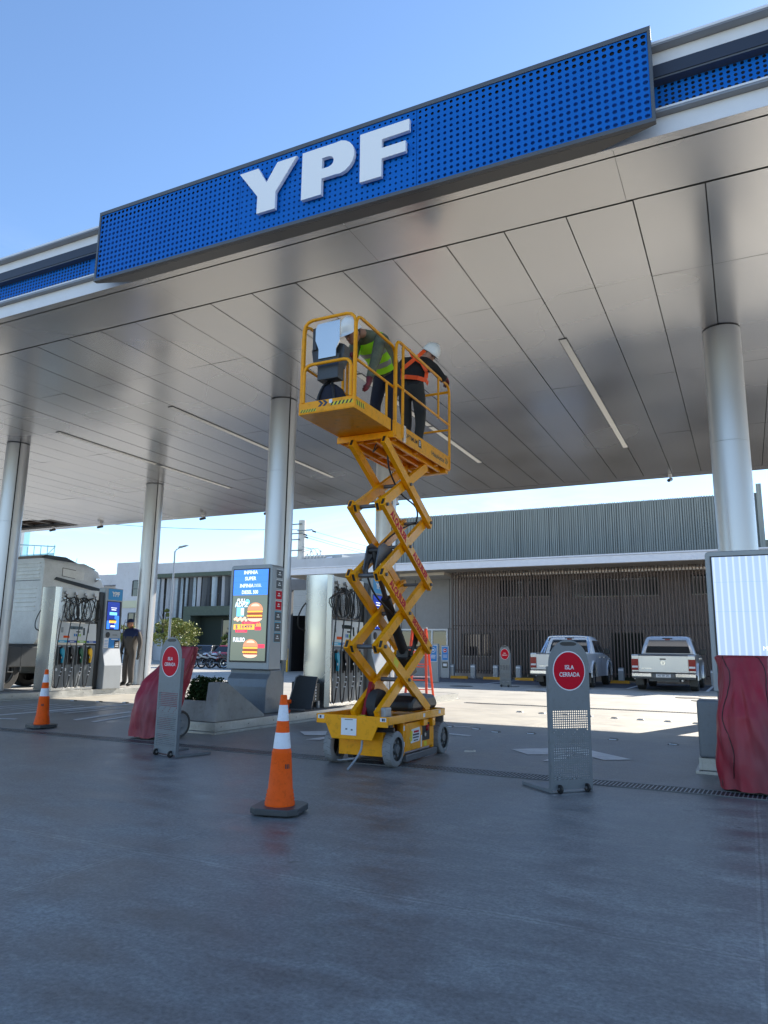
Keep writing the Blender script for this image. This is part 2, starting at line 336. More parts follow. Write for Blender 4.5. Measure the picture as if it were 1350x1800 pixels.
        vv, ff = TXT[key]; O, U, V_ = Vector(O), Vector(U).normalized(), Vector(V_).normalized()
        k = size / .72
        kx = k
        if width:
            x0 = min(a[0] for a in vv); x1 = max(a[0] for a in vv); kx = width / (x1 - x0)
        N = U.cross(V_).normalized()
        base = [O + U * (a[0] * kx + italic * a[1] * k) + V_ * (a[1] * k) for a in vv]
        if depth:
            nn = len(base); fr = [p + N * depth for p in base]; s.add(base + fr, [f for f in ff] + [tuple(i + nn for i in f) for f in ff]); 
            ec = {}
            for f in ff:
                for a, b in zip(f, f[1:] + f[:1]): ec[(a, b)] = 1
            o = len(s.v) - 2 * nn
            for (a, b) in ec:
                if (b, a) not in ec: s.f.append((o + a, o + b, o + b + nn, o + a + nn)); s.mi.append(s.cur)
        else: s.add(base, ff)
        return s
    def build(s, name, parent=None, bevel=0.0, smooth=None, seg=2):
        me = bpy.data.meshes.new(name); me.from_pydata(s.v, [], s.f)
        for m_ in s.mats: me.materials.append(m_)
        me.polygons.foreach_set('material_index', s.mi); me.update()
        o = bpy.data.objects.new(name, me); COL.objects.link(o)
        import bmesh
        bm = bmesh.new(); bm.from_mesh(me); bmesh.ops.recalc_face_normals(bm, faces=bm.faces)
        bm.to_mesh(me); bm.free()
        if parent: o.parent = parent
        if bevel:
            b = o.modifiers.new('bevel', 'BEVEL'); b.width = bevel; b.segments = seg; b.limit_method = 'ANGLE'; b.angle_limit = R(35); b.harden_normals = False
        if smooth:
            me.polygons.foreach_set('use_smooth', [True] * len(me.polygons))
            try: me.set_sharp_from_angle(angle=R(smooth))
            except Exception: pass
        return o
def pieces(items, name, parent, T_=None, **k):
    for fn in items:
        b = MB(); b.T = T_; fn(b); b.build(name, parent, **k)
TXT = {}
def catmull(P_, k=5):
    out_ = []
    for i in range(len(P_) - 1):
        p0, p1, p2, p3 = P_[max(i - 1, 0)], P_[i], P_[i + 1], P_[min(i + 2, len(P_) - 1)]
        for t in range(k):
            u = t / k; out_.append(.5 * ((2 * p1) + (p2 - p0) * u + (2 * p0 - 5 * p1 + 4 * p2 - p3) * u * u + (3 * p1 - p0 - 3 * p2 + p3) * u ** 3))
    out_.append(P_[-1]); return out_
def tag(o, label, cat, group=None, kind=None):
    if label: o['label'] = label
    if cat: o['category'] = cat
    if group: o['group'] = group
    if kind: o['kind'] = kind
    return o
def T(name, label, cat, loc=(0, 0, 0), rz=0, group=None):
    o = bpy.data.objects.new(name, None); COL.objects.link(o); o.location = loc; o.rotation_euler = (0, 0, rz); o.empty_display_size = .2
    return tag(o, label, cat, group)
def dup(root, loc, rz=None, label=None, scale=None):
    def cp(o, par):
        c = o.copy(); COL.objects.link(c)
        if par: c.parent = par
        for ch in [x for x in bpy.data.objects if x.parent == o]: cp(ch, c)
        return c
    c = cp(root, None); c.location = loc
    if rz is not None: c.rotation_euler = (0, 0, rz)
    if label: c['label'] = label
    if scale: c.scale = scale
    return c
def arc(cx, cz, r_, a0, a1, n): return [(cx + r_ * math.cos(R(a0 + (a1 - a0) * i / n)), cz + r_ * math.sin(R(a0 + (a1 - a0) * i / n))) for i in range(n + 1)]
# ================================================================== GROUND
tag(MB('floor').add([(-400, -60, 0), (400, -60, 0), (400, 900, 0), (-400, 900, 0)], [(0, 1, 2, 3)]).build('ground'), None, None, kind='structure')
tag(MB('darkasph').add([(-13.5, 27.0, .004), (12, 27.0, .004), (12, 32.2, .004), (-13.5, 32.2, .004)], [(0, 1, 2, 3)]).build('parking_bay'), None, None, kind='structure')
mk = MB('floorpaint')
def gpoly(mk, pts, z=.006): mk.add([(x, y, z) for x, y in pts], [tuple(range(len(pts)))])
for ox, oy in ((0, 0), (-3.11, .23)):      # direction arrows
    gpoly(mk, [(x + ox, y + oy) for x, y in ((-2.613, 8.80), (-1.96, 9.42), (-1.96, 8.67), (-2.31, 8.446))])
    gpoly(mk, [(x + ox, y + oy) for x, y in ((-1.955, 9.42), (-1.215, 8.667), (-1.475, 8.455), (-1.955, 9.0))])
    gpoly(mk, [(x + ox, y + oy) for x, y in ((-2.043, 8.02), (-1.87, 8.10), (-1.85, 8.84), (-1.95, 8.66))], .007)
gpoly(mk, [(-11.2, 7.9), (-11.05, 7.9), (-11.25, 12.1), (-11.42, 12.1)])
gpoly(mk, [(-10.62, 7.9), (-10.3, 8.0), (-10.36, 8.12), (-10.66, 8.02)])
gpoly(mk, [(-9.6, 8.5), (-9.45, 8.45), (-9.9, 10.1), (-10.02, 10.1)]); gpoly(mk, [(-9.1, 8.4), (-9.0, 8.4), (-9.35, 9.6), (-9.45, 9.6)])
for i in range(7):
    x0 = -12.7 + .34 * i
    gpoly(mk, [(x0, 9.2), (x0 + .09, 9.2), (x0 + .02, 10.6), (x0 - .07, 10.6)])
for x in (-8.9, -6.3, -3.82, -1.32, 1.3, 4.0): gpoly(mk, [(x, 26.4), (x + .1, 26.4), (x + .1, 31.9), (x, 31.9)], .009)
gpoly(mk, [(-4.9, 10.12), (-4.62, 10.12), (-4.62, 10.24), (-4.9, 10.24)]); gpoly(mk, [(-4.2, 10.95), (-3.9, 10.95), (-3.9, 11.05), (-4.2, 11.05)]); gpoly(mk, [(-3.9, 9.9), (-3.5, 9.8), (-3.5, 9.95), (-3.9, 10.03)])
tag(mk.build('road_marking'), None, None, kind='structure')
# manhole covers in the sunny part
mb = MB('stud')
for x, y, r_ in ((-1.55, 22.1, .33), (-.9, 20.9, .5), (-5.9, 22.6, .3), (-1.1, 23.2, .25), (-8.9, 24.2, .4)):
    mb.lathe([(r_, .003), (r_, .012), (r_ - .02, .014), (0.01, .014)], (x, y, 0), n=20)
tag(mb.build('manhole_cover'), None, None, kind='structure')
def drain(y, x0, x1, w_, label, pitch=.034):
    t = T('drain_channel', label, 'drain', (0, y, 0))
    MB('dark').box(x0, x1, -w_ / 2, w_ / 2, .0015, .005).build('channel', t)
    g = MB('greylite'); n = int((x1 - x0) / pitch)
    for i in range(n): x = x0 + i * pitch; g.add([(x, -w_ / 2 + .01, .0065), (x + .011, -w_ / 2 + .01, .0065), (x + .023, w_ / 2 - .01, .0065), (x + .012, w_ / 2 - .01, .0065)], [(0, 1, 2, 3)])
    g.build('grate_bars', t)
    MB('plastgrey').box(x0, x1, -w_ / 2 - .008, -w_ / 2, .001, .009).box(x0, x1, w_ / 2, w_ / 2 + .008, .001, .009).build('frame', t)
drain(6.98, -16, 4, .23, 'long slotted drain grate running across the dark floor in front of the islands')
drain(16.3, -5.9, 4, .14, 'slotted drain grate crossing the sunlit concrete behind the canopy columns', .05)
S0 = None
for i, (x, y) in enumerate([(-2.86, 10.65), (-1.71, 10.55), (-.94, 10.43), (-3.73, 10.8), (-3.35, 10.55), (-4.2, 10.9)] + [(-4.08 + .46 * k, 14.4 - .08 * k) for k in range(8)] + [(-12.9 + .62 * k, 11.4 + .12 * k) for k in range(7)]):
    if S0 is None:
        S0 = T('road_stud', 'road stud in the shaded row between the arrow and the sunlit paving', 'road stud', (x, y, 0), 0, 'road studs in rows on the forecourt floor')
        MB('stud').prism([(-.07, 0), (.07, 0), (.045, .022), (-.045, .022)], 'y', -.045, .045).build('stud_body', S0, bevel=.004)
        MB('reflect').box(-.05, .05, -.047, -.0452, .004, .016).build('reflector', S0)
    else: dup(S0, (x, y, 0), random.uniform(-.1, .1), None if i < 6 else ('road stud in the sunlit row beyond the canopy shadow edge' if i < 14 else 'road stud in the left row beside the left pump island'))
# ================================================================== CANOPY
CAN = T('station_canopy', 'large flat fuel station canopy with grey metal ceiling on round columns', 'canopy')
XL, XR, ZC = -29.0, 7.9, 5.75
sf = MB('soffit'); PW = .689
k0 = int((XL + .05) / PW); k1 = int(XR / PW)
random.seed(3)
ys = [7.215, 8.92, 12.35, 15.9, 19.64]
for k in range(k0, k1 + 1):
    x0 = -.05 + PW * k + .0065; x1 = -.05 + PW * (k + 1) - .0065
    for a, b in zip(ys, ys[1:]):
        if b == ys[-1] and -26.4 < x0 < -23.2: b = 18.15 + .3 * ((k % 3) - 1) * .6
        t = [random.uniform(-.003, .003) for _ in range(4)]
        sf.add([(x0, a + .002, ZC + t[0]), (x1, a + .002, ZC + t[1]), (x1, b - .002, ZC + t[2]), (x0, b - .002, ZC + t[3])], [(0, 3, 2, 1)])
xs = [XL]; x = -.95 - 5.75 * 5 + .2
while x < XR: 
    if x > XL + .5: xs.append(x)
    x += 2.87 if x > -100 else 0
xs.append(XR)
for a, b in zip(xs, xs[1:]):
    sf.add([(a + .002, 6.445, ZC + random.uniform(-.002, .002)), (b - .002, 6.445, ZC + random.uniform(-.002, .002)), (b - .002, 7.19, ZC + random.uniform(-.002, .002)), (a + .002, 7.19, ZC + random.uniform(-.002, .002))], [(0, 3, 2, 1)])
    sf.add([(a + .002, 6.312, ZC), (b - .002, 6.312, ZC), (b - .002, 6.422, ZC), (a + .002, 6.422, ZC)], [(0, 3, 2, 1)])
sf.add([(XL, 19.655, ZC), (XR, 19.655, ZC), (XR, 20.1, ZC), (XL, 20.1, ZC)], [(0, 3, 2, 1)])
sf.build('ceiling_panels', CAN)
MB('groove').box(XL, -26.42, 6.33, 20.08, ZC + .02, ZC + .05).box(-23.2, XR, 6.33, 20.08, ZC + .02, ZC + .05).box(-26.42, -23.2, 6.33, 18.0, ZC + .02, ZC + .05).box(-26.42, -23.2, 19.5, 20.08, ZC + .02, ZC + .05).build('ceiling_backing', CAN)
fr = MB('rust')
for i in range(5): fr.box(-26.4, -23.2, 17.9 + i * .4, 17.95 + i * .4, ZC + .15, ZC + .25)
fr.use('steel'); fr.box(-25.3, -25.25, 17.8, 19.6, ZC + .1, ZC + .16); fr.box(-24.2, -24.15, 17.8, 19.6, ZC + .1, ZC + .16)
fr.build('ceiling_framing', CAN)
MB('plastgrey').box(XL + .05, XR - .05, 6.45, 20.0, ZC + .55, 6.6).build('roof_deck', CAN)
fa = MB('white')      # fascia profile bands (front)
fa.box(XL, XR, 6.31, 6.34, ZC + .0005, 5.93)
fa.box(XL, XR, 6.235, 6.34, 5.955, 5.975)
fa.box(XL, XR, 6.30, 6.36, 6.465, 6.60)
fa.box(XL, XR, 6.205, 6.36, 6.618, 6.645)
fa.box(XL, XR, 20.05, 20.1, ZC + .0005, 6.62); fa.box(XL, XL + .05, 6.32, 20.05, ZC + .0005, 6.62); fa.box(XR - .05, XR, 6.345, 20.05, ZC + .0005, 6.62)
fa.build('fascia_band', CAN)
fb = MB('cladgrey'); fb.box(XL, XR, 6.238, 6.338, 5.932, 5.953); fb.box(XL, XR, 6.21, 6.358, 6.602, 6.616); fb.build('fascia_lip', CAN)
fc = MB('navy'); fc.box(XL, XR, 6.285, 6.36, 6.335, 6.463); fc.use('fasciagrey'); fc.box(XL, XR, 6.292, 6.42, 6.315, 6.333); fc.build('fascia_recess_band', CAN)
fp = MB('blue'); pit = .058
fp.perf((XL, 6.385, 5.975), (pit, 0, 0), (0, 0, .0495), int((-7.0 - XL) / pit) + 2, 7, lambda i, j: .34 if i % 46 else .0)
fp.perf((-.75, 6.385, 5.975), (pit, 0, 0), (0, 0, .0495), int((XR + .6) / pit), 7, lambda i, j: .34)
fp.build('perforated_band', CAN)
MB('navy').box(XL + .05, XR - .05, 6.43, 6.445, 5.95, 6.33).build('band_backing', CAN)
for xc, segs in ((-2.15, ((10.3, 11.4), (11.4, 13.4), (13.4, 15.4), (15.4, 16.65))), (-5.60, ((10.3, 13.4), (13.5, 16.65))), (-9.75, ((10.3, 13.67), (14.0, 16.6))), (-13.22, ((10.6, 13.6), (13.8, 16.6))), (1.6, ((10.3, 16.6),))):
    lt = MB('fasciagrey').box(xc - .062, xc + .062, segs[0][0] - .01, segs[-1][1] + .01, ZC - .012, ZC + .015).build('ceiling_light', CAN)
    g = MB('lampdiff')
    for a, b in segs: g.box(xc - .05, xc + .05, a, b - .006, ZC - .016, ZC - .0125)
    g.build('diffuser', lt)
# columns
def column(x, y, zj, cut=0, ang=20):
    c = MB('alu'); n = 40; r_ = .25
    def ring(r__, z): return [(x + r__ * math.cos(2 * math.pi * k / n), y + r__ * math.sin(2 * math.pi * k / n), z) for k in range(n)]
    zs = [cut or .15] + [z for z in zj if z > (cut or .15)] + [ZC - .012]
    rg = []
    for i in range(len(zs) - 1): rg += [ring(r_ - .004, zs[i] + .001), ring(r_, zs[i] + .004), ring(r_, zs[i + 1] - .004), ring(r_ - .004, zs[i + 1] - .001)]
    c.loft(rg); o = c.build('column', CAN, smooth=50)
    a = R(ang); dx, dy = math.cos(a), math.sin(a); s_ = MB('groove')
    s_.add([(x + dx * .2 - dy * -.012, y + dy * .2 - dx * .012, zs[0]), (x + dx * .253 + dy * .012, y + dy * .253 - dx * .012, zs[0]), (x + dx * .253 - dy * .012, y + dy * .253 + dx * .012, zs[0]),
            (x + dx * .2 - dy * -.012, y + dy * .2 - dx * .012, ZC - .01), (x + dx * .253 + dy * .012, y + dy * .253 - dx * .012, ZC - .01), (x + dx * .253 - dy * .012, y + dy * .253 + dx * .012, ZC - .01)], [(0, 1, 4, 3), (1, 2, 5, 4), (2, 0, 3, 5)])
    s_.build('cladding_seam', o)
    if cut:
        k = MB('rust'); k.lathe([(.13, .15), (.13, cut)], (x, y, 0), n=16); k.use('dark'); k.box(x - .20, x - .16, y - .02, y + .02, .15, cut); k.use('greylite'); k.box(x + .19, x + .215, y - .03, y + .03, .15, cut)
        k.use('black')
        for q in range(4): k.tube([(x + .1, y - .17 + .05 * q, .15), (x + .18, y - .14 + .04 * q, .4), (x + .12, y - .17 + .06 * q, .7), (x + .16, y - .1, cut)], .012, 6, True)
        k.build('column_core', o)
column(-14.95, 10.95, (1.9, 3.9), ang=-28); column(-15.0, 15.45, (1.4, 2.9, 4.5), ang=-28)
column(-7.55, 10.95, (1.9, 4.35), .95, ang=-28); column(-7.65, 15.6, (1.9, 3.9), ang=-28)
column(-.02, 10.95, (1.9, 4.05), ang=55); column(-.02, 15.45, (1.9, 3.9), ang=55)
# security cameras on the rear edge
cams = [(-1.49, 19.8, 'white dome security camera under the canopy edge above the parked pickups'), (-9.44, 20.0, 'small dark security camera under the rear canopy edge right of the third column'),
        (-16.82, 19.75, 'security camera under the canopy edge above the street lamp'), (-21.7, 19.7, 'security camera under the canopy edge above the truck cab'),
        (-24.1, 19.55, 'security camera beside the missing ceiling panels at far left'), (-14.1, 19.75, 'security camera under the canopy edge left of the column behind the advertising screen')]
for x, y, lb in cams:
    t = T('security_camera', lb, 'security camera', (x, y, ZC), 0, 'security cameras along the rear canopy edge')
    MB('white').cyl((0, 0, 0), (0, 0, -.06), .05, n=14).cyl((0, 0, -.06), (0, -.03, -.1), .018, n=8).build('mount', t)
    MB('greylite' if x > -5 else 'charcoal').cyl((.02, .08, -.10), (-.03, -.12, -.17), .045, n=14).use('black').cyl((-.03, -.12, -.17), (-.033, -.13, -.173), .036, n=14).build('camera_body', t)
# ================================================================== FASCIA SIGN
SG = T('fascia_sign', 'long blue perforated sign box with raised white YPF letters on the canopy front', 'sign', (-3.8, 6.07, 5.75))
hx = 3.405; H_ = .957
MB('fasciagrey').box(-hx, hx, 0, .05, -.02, .022).box(-hx, hx, 0, .05, H_ - .05, H_).box(-hx, -hx + .03, 0.0005, .05, .022, H_ - .05).box(hx - .03, hx, 0.0005, .05, .022, H_ - .05).build('frame', SG, bevel=.003)
b = MB('underside')
lo = [(-hx, .05, -.02), (hx, .05, -.02), (2.85, .242, -.001), (-2.95, .242, -.001)]
hi = [(-hx, .05, H_), (hx, .05, H_), (2.85, .242, H_ - .1), (-2.95, .242, H_ - .1)]
b.add(lo + hi, [(3, 2, 1, 0), (4, 5, 6, 7), (1, 2, 6, 5), (0, 4, 7, 3)]); b.build('box_body', SG)
pp = MB('blue')
pc = .1018
def hole(side):
    def f(i, j):
        return .31
    return f
for xa, xb, nx, rf in ((-hx + .032, -1.133, 33, lambda i, j: .335 - .003 * i), (-1.128, 1.107, 34, lambda i, j: .20), (1.112, hx - .032, 33, lambda i, j: .25 + .0028 * i)):
    pp.perf((xa, .012, .024), ((xb - xa) / nx, 0, 0), (0, 0, (H_ - .076) / 13), nx, 13, rf)
pp.build('perforated_panel', SG)
MB('bluedeep').box(-hx + .03, hx - .03, .046, .0495, .023, H_ - .051).use('dark').box(-hx + .03, hx - .03, .030, .0455, H_ - .15, H_ - .051).build('panel_backing', SG)
Yp = [(-4.899, 6.53), (-4.636, 6.53), (-4.515, 6.319), (-4.376, 6.53), (-4.114, 6.53), (-4.385, 6.165), (-4.385, 5.955), (-4.634, 5.955), (-4.634, 6.175)]
Fp = [(-3.32, 6.525), (-2.745, 6.525), (-2.745, 6.39), (-3.06, 6.385), (-3.06, 6.285), (-2.785, 6.285), (-2.785, 6.16), (-3.06, 6.16), (-3.06, 5.955), (-3.315, 5.955)]
def letter(poly, hole_=None):
    l_ = MB('letterwhite'); P0 = [(x + 3.8, z - 5.75) for x, z in poly]
    if hole_ is None: l_.prism(P0, 'y', -.055, -.01)
    else:
        h_ = [(x + 3.8, z - 5.75) for x, z in hole_]; n = len(P0)
        for d in (-.055, -.01): l_.add([(a, d, b_) for a, b_ in P0] + [(a, d, b_) for a, b_ in h_], [(i, (i + 1) % n, n + (i + 1) % n, n + i) for i in range(n)])
        for q in (P0, h_): l_.add([(a, -.055, b_) for a, b_ in q] + [(a, -.01, b_) for a, b_ in q], [(i, (i + 1) % n, n + (i + 1) % n, n + i) for i in range(n)])
    l_.use('cladgrey')
    cx = sum(p[0] for p in P0) / len(P0); cz = sum(p[1] for p in P0) / len(P0)
    l_.box(cx - .05, cx - .03, -.012, .012, cz, cz + .02)
    return l_.build('letter', SG, bevel=.004)
letter(Yp); letter(Fp)
# P outline: outer/inner with equal counts
po = [(-4.04, 5.955), (-3.785, 5.955), (-3.785, 6.145), (-3.62, 6.145)] + arc(-3.585, 6.337, .2, -80, 80, 9)[0:10] + [(-3.62, 6.53), (-4.04, 6.53), (-4.04, 6.3)]
pi_ = [(-3.785, 6.262), (-3.783, 6.262), (-3.78, 6.262), (-3.70, 6.262)] + arc(-3.70, 6.327, .062, -80, 80, 9)[0:10] + [(-3.70, 6.392), (-3.785, 6.392), (-3.785, 6.33)]
letter(po, pi_)
# ================================================================== ISLANDS
def island(x0, x1, y0, y1):
    a = MB('concrete').box(x0 + .03, x1 - .03, y0 + .03, y1 - .03, .0, .142); 
    a.use('kerbmetal'); a.box(x1 - .03, x1, y0, y1, .035, .15).box(x0, x0 + .03, y0, y1, .035, .15).box(x0 + .03, x1 - .03, y0, y0 + .03, .035, .149).box(x0 + .03, x1 - .03, y1 - .03, y1, .035, .149)
    a.use('kerbmetal'); a.box(x1 + .0, x1 + .035, y0 - .03, y1 + .03, .0, .03).box(x0 - .035, x0, y0 - .03, y1 + .03, .0, .03).box(x0, x1, y0 - .035, y0 - .001, .0, .03)
    a.use('black')
    y = y0 + .12
    while y < y1:
        a.cyl((x1, y, .09), (x1 + .004, y, .09), .009, n=6); y += .62
    tag(a.build('island', bevel=.004), None, None, kind='structure')
island(-7.92, -6.47, 8.1, 17.4); island(-15.65, -13.92, 8.1, 17.4); island(-.5, .95, 8.05, 17.4)
# ================================================================== PLANTER
PL = T('concrete_planter', 'grey concrete planter with triangular wedge sides at the island end', 'planter', (-7.2, 8.15, .15))
MB('concrete').prism([(0, 0), (1.15, 0), (1.15, .03), (.22, .52), (.06, .52), (0, .06)], 'x', .48, .68).build('side_wedge', PL, bevel=.008)
MB('concrete').prism([(0, 0), (1.15, 0), (1.15, .03), (.22, .52), (.06, .52), (0, .06)], 'x', -.68, -.48).build('side_wedge', PL, bevel=.008)
MB('concrete').box(-.478, .478, .03, .1, .0, .27).box(-.478, .478, 1.0, 1.08, 0, .2).use('rust').box(-.478, .478, .1, 1.0, .0, .2).build('trough', PL, bevel=.006)
SH = T('shrub', 'small dark green shrub growing in the concrete planter', 'plant', (-7.05, 8.65, .33))
random.seed(5)
def leaves(mb, c, rad, n, size, flat=1.0, shell=.5):
    for _ in range(n):
        while True:
            d = Vector((random.uniform(-1, 1), random.uniform(-1, 1), random.uniform(-1, 1)))
            if shell < d.length < 1: break
        p = Vector(c) + Vector((d.x * rad[0], d.y * rad[1], d.z * rad[2]))
        a = Vector((random.uniform(-1, 1), random.uniform(-1, 1), random.uniform(-.6, .6))).normalized(); b_ = a.cross(Vector((random.uniform(-1, 1), random.uniform(-1, 1), random.uniform(-1, 1)))).normalized()
        s_ = size * random.uniform(.6, 1.3)
        mb.add([p - a * s_, p + b_ * s_ * .45, p + a * s_, p - b_ * s_ * .45], [(0, 1, 2, 3)])
lv = MB('leafdark')
for i in range(16):
    a = random.uniform(0, 6.28); q = random.uniform(.02, .2); leaves(lv, (q * math.cos(a), q * math.sin(a), .08 + random.uniform(0, .26)), (.14, .14, .13), 330, .024, shell=.1)
for i in range(9):
    a = random.uniform(0, 6.28); leaves(lv, (.3 * math.cos(a), .28 * math.sin(a), random.uniform(.05, .36)), (.05, .05, .07), 35, .02, shell=0)
lv.build('foliage', SH)
st = MB('bark')
for i in range(9): a = i * .7; st.tube([(0, 0, -.12), (.08 * math.cos(a), .08 * math.sin(a), .08), (.2 * math.cos(a), .2 * math.sin(a), .28)], .007, 5, True)
st.build('stem', SH)
PR = T('planter_box', 'plain grey metal guard box at the right island end beside the red cover', 'guard box', (-.5, 8.02, .15))
MB('greymetal').box(.01, .24, 0, .3, .0, .55).build('guard_body', PR, bevel=.025, seg=3)
# ================================================================== TOTEMS
def totem(loc, label, kind):
    t = T('screen_totem', label, 'advertising screen', loc)
    # body profile (y,z): lower plinth flares forward
    w2 = .41
    b_ = MB('greymetal'); b_.prism([(0, 0), (.5, 0), (.5, .55), (.42, .62), (.42, .66), (.10, .66), (.10, .60), (.03, .52), (0, .4)], 'x', -w2 + .03, w2 - .02); b_.build('plinth', t, bevel=.01)
    h_ = MB('greylite'); h_.prism([(-w2, .67), (w2, .67)] + arc(w2 - .05, 2.28, .05, 0, 90, 4) + arc(-w2 + .05, 2.28, .05, 90, 180, 4), 'y', .02, .34)
    h_.build('housing', t, bevel=.008)
    MB('black').box(-w2 + .055, w2 - .05, .006, .0195, .775, 2.27).build('screen_bezel', t)
    e = MB('stripes' if kind == 'R' else 'emitgreen').box(-w2 + .075, w2 - .065, .001, .0055, .80, 2.255)
    U, V_ = (1, 0, 0), (0, 0, 1)
    def rect(m_, x0, x1, z0, z1, k=1): e.use(m_); y = .001 - .0012 * k; e.add([(x0, y, z0), (x1, y, z0), (x1, y, z1), (x0, y, z1)], [(0, 1, 2, 3)])
    def ell(m_, cx, cz, rx, rz, k=1, a0=0, a1=360):
        e.use(m_); y = .001 - .0012 * k; p_ = [(cx + rx * math.cos(R(a0 + (a1 - a0) * i / 20)), y, cz + rz * math.sin(R(a0 + (a1 - a0) * i / 20))) for i in range(21)]; e.add(p_, [tuple(range(21))])
    def tx(m_, s_, x, z, size, wd, k=3, bold=.02, it=0): e.use(m_); e.text(s_, (x, .001 - .0012 * k, z), U, V_, size, wd, 0, bold, italic=it)
    if kind == 'L':
        rect('emitblue', -.335, .345, 1.84, 2.253)
        for i, (s_, wd, z) in enumerate((('INFINIA', .27, 2.205), ('SUPER', .22, 2.105), ('INFINIA', .27, 1.99), ('DIESEL 500', .32, 1.885))):
            tx('emitwhite', s_, .0 - (.07 if i == 2 else 0), z, .058, wd)
        tx('emitwhite', 'DIESEL', .15, 1.99, .05, .14, bold=-.005)
        e.use('bluedeep')
        for z in (1.94, 2.05, 2.155): rect('bluedeep', -.33, .34, z, z + .0018, 2)
        ell('emitcyan', -.04, 1.73, .045, .045, 1); tx('emitwhite', 'FULL', -.16, 1.755, .055, .17, it=.25, k=4); tx('emitcyan', 'RDPZ', -.15, 1.685, .075, .26, it=.25, k=3, bold=.05); tx('emitwhite', 'RDPZ', -.15, 1.685, .07, .25, it=.25, k=4)
        rect('emitcyan', -.245, -.10, 1.50, 1.64, 1); rect('emitwhite', -.16, -.10, 1.52, 1.63, 2)
        for i in range(9): ell('emitbun2', -.27 + .028 * i, 1.455 + .02 * math.sin(i * 2.1), .026, .022, 3 + i % 3)
        def burger(cx, cz, s_):
            ell('emitbun', cx, cz + .02 * s_, .125 * s_, .10 * s_, 2, 0, 180); ell('emitbun2', cx, cz + .07 * s_, .07 * s_, .035 * s_, 3, 0, 180)
            rect('emitcheese', cx - .125 * s_, cx + .12 * s_, cz - .01 * s_, cz + .012 * s_, 3); rect('emitmeat', cx - .12 * s_, cx + .12 * s_, cz - .045 * s_, cz - .012 * s_, 3)
            rect('emitcheese', cx - .13 * s_, cx + .11 * s_, cz - .065 * s_, cz - .046 * s_, 4); rect('emitmeat', cx - .115 * s_, cx + .12 * s_, cz - .09 * s_, cz - .066 * s_, 3); ell('emitbun2', cx, cz - .09 * s_, .12 * s_, .045 * s_, 2, 180, 360)
            for i in range(7): ell('emitcheese', cx - .11 * s_ + .036 * s_ * i, cz - .05 * s_, .015 * s_, .02 * s_, 5, 180, 360)
        burger(.12, 1.575, 1.2); burger(.06, 1.0, 1.15)
        e.use('emitred'); rect('emitred', -.13, .22, 1.375, 1.415, 1); rect('emitcheese', -.29, .12, 1.29, 1.375, 2); rect('emitred', -.25, -.02, 1.245, 1.29, 1)
        tx('bluedeep', '$ 16499', -.09, 1.333, .062, .33, 4, .01)
        for z, x0, wd in ((1.395, .0, .16), (1.268, -.14, .14)): tx('emitwhite', '- - - - - -', x0, z, .014, wd, 4)
        for i in range(5): rect('emitcheese', .15 + .02 * i, .16 + .02 * i, 1.33, 1.385 + .01 * (i % 2), 2)
        rect('emitred', .13, .25, 1.28, 1.335, 3); tx('emitwhite', 'FULLBO', -.17, 1.125, .065, .23, 5, .04); rect('emitred', .2, .33, 1.0, 1.06, 1)
    else:
        e.use('emitwhite'); e.text('M', (.17, -.0035, 1.17), U, V_, .05, .045)
        for z in (1.60, 1.95): rect('emitblue', -.33, .34, z, z + .0015, 2)
    e.build('screen', t)
    # side product labels
    s_ = MB('plastgrey')
    for i, (m_, z) in enumerate((('charcoal', 2.12), ('charcoal', 1.95), ('red', 1.78), ('red', 1.61), ('charcoal', 1.44), ('charcoal', 1.27), ('charcoal', 1.10))):
        s_.use('cyanlabel' if i > 3 else 'white').box(w2 + .0015, w2 + .003, .13, .31, z - .005, z + .145).use(m_).box(w2 + .003, w2 + .005, .135, .305, z, z + .135)
        s_.use('white').box(w2 + .005, w2 + .0065, .18, .26, z + .05, z + .065).box(w2 + .005, w2 + .0065, .20, .24, z + .08, z + .10)
    s_.build('side_label', t)
    return t
totem((-7.16, 9.65, .15), 'tall advertising screen showing burgers and fuel names on the middle island', 'L')
totem((0.02, 9.65, .05), 'tall screen with pale blue vertical stripes on the right island', 'R')
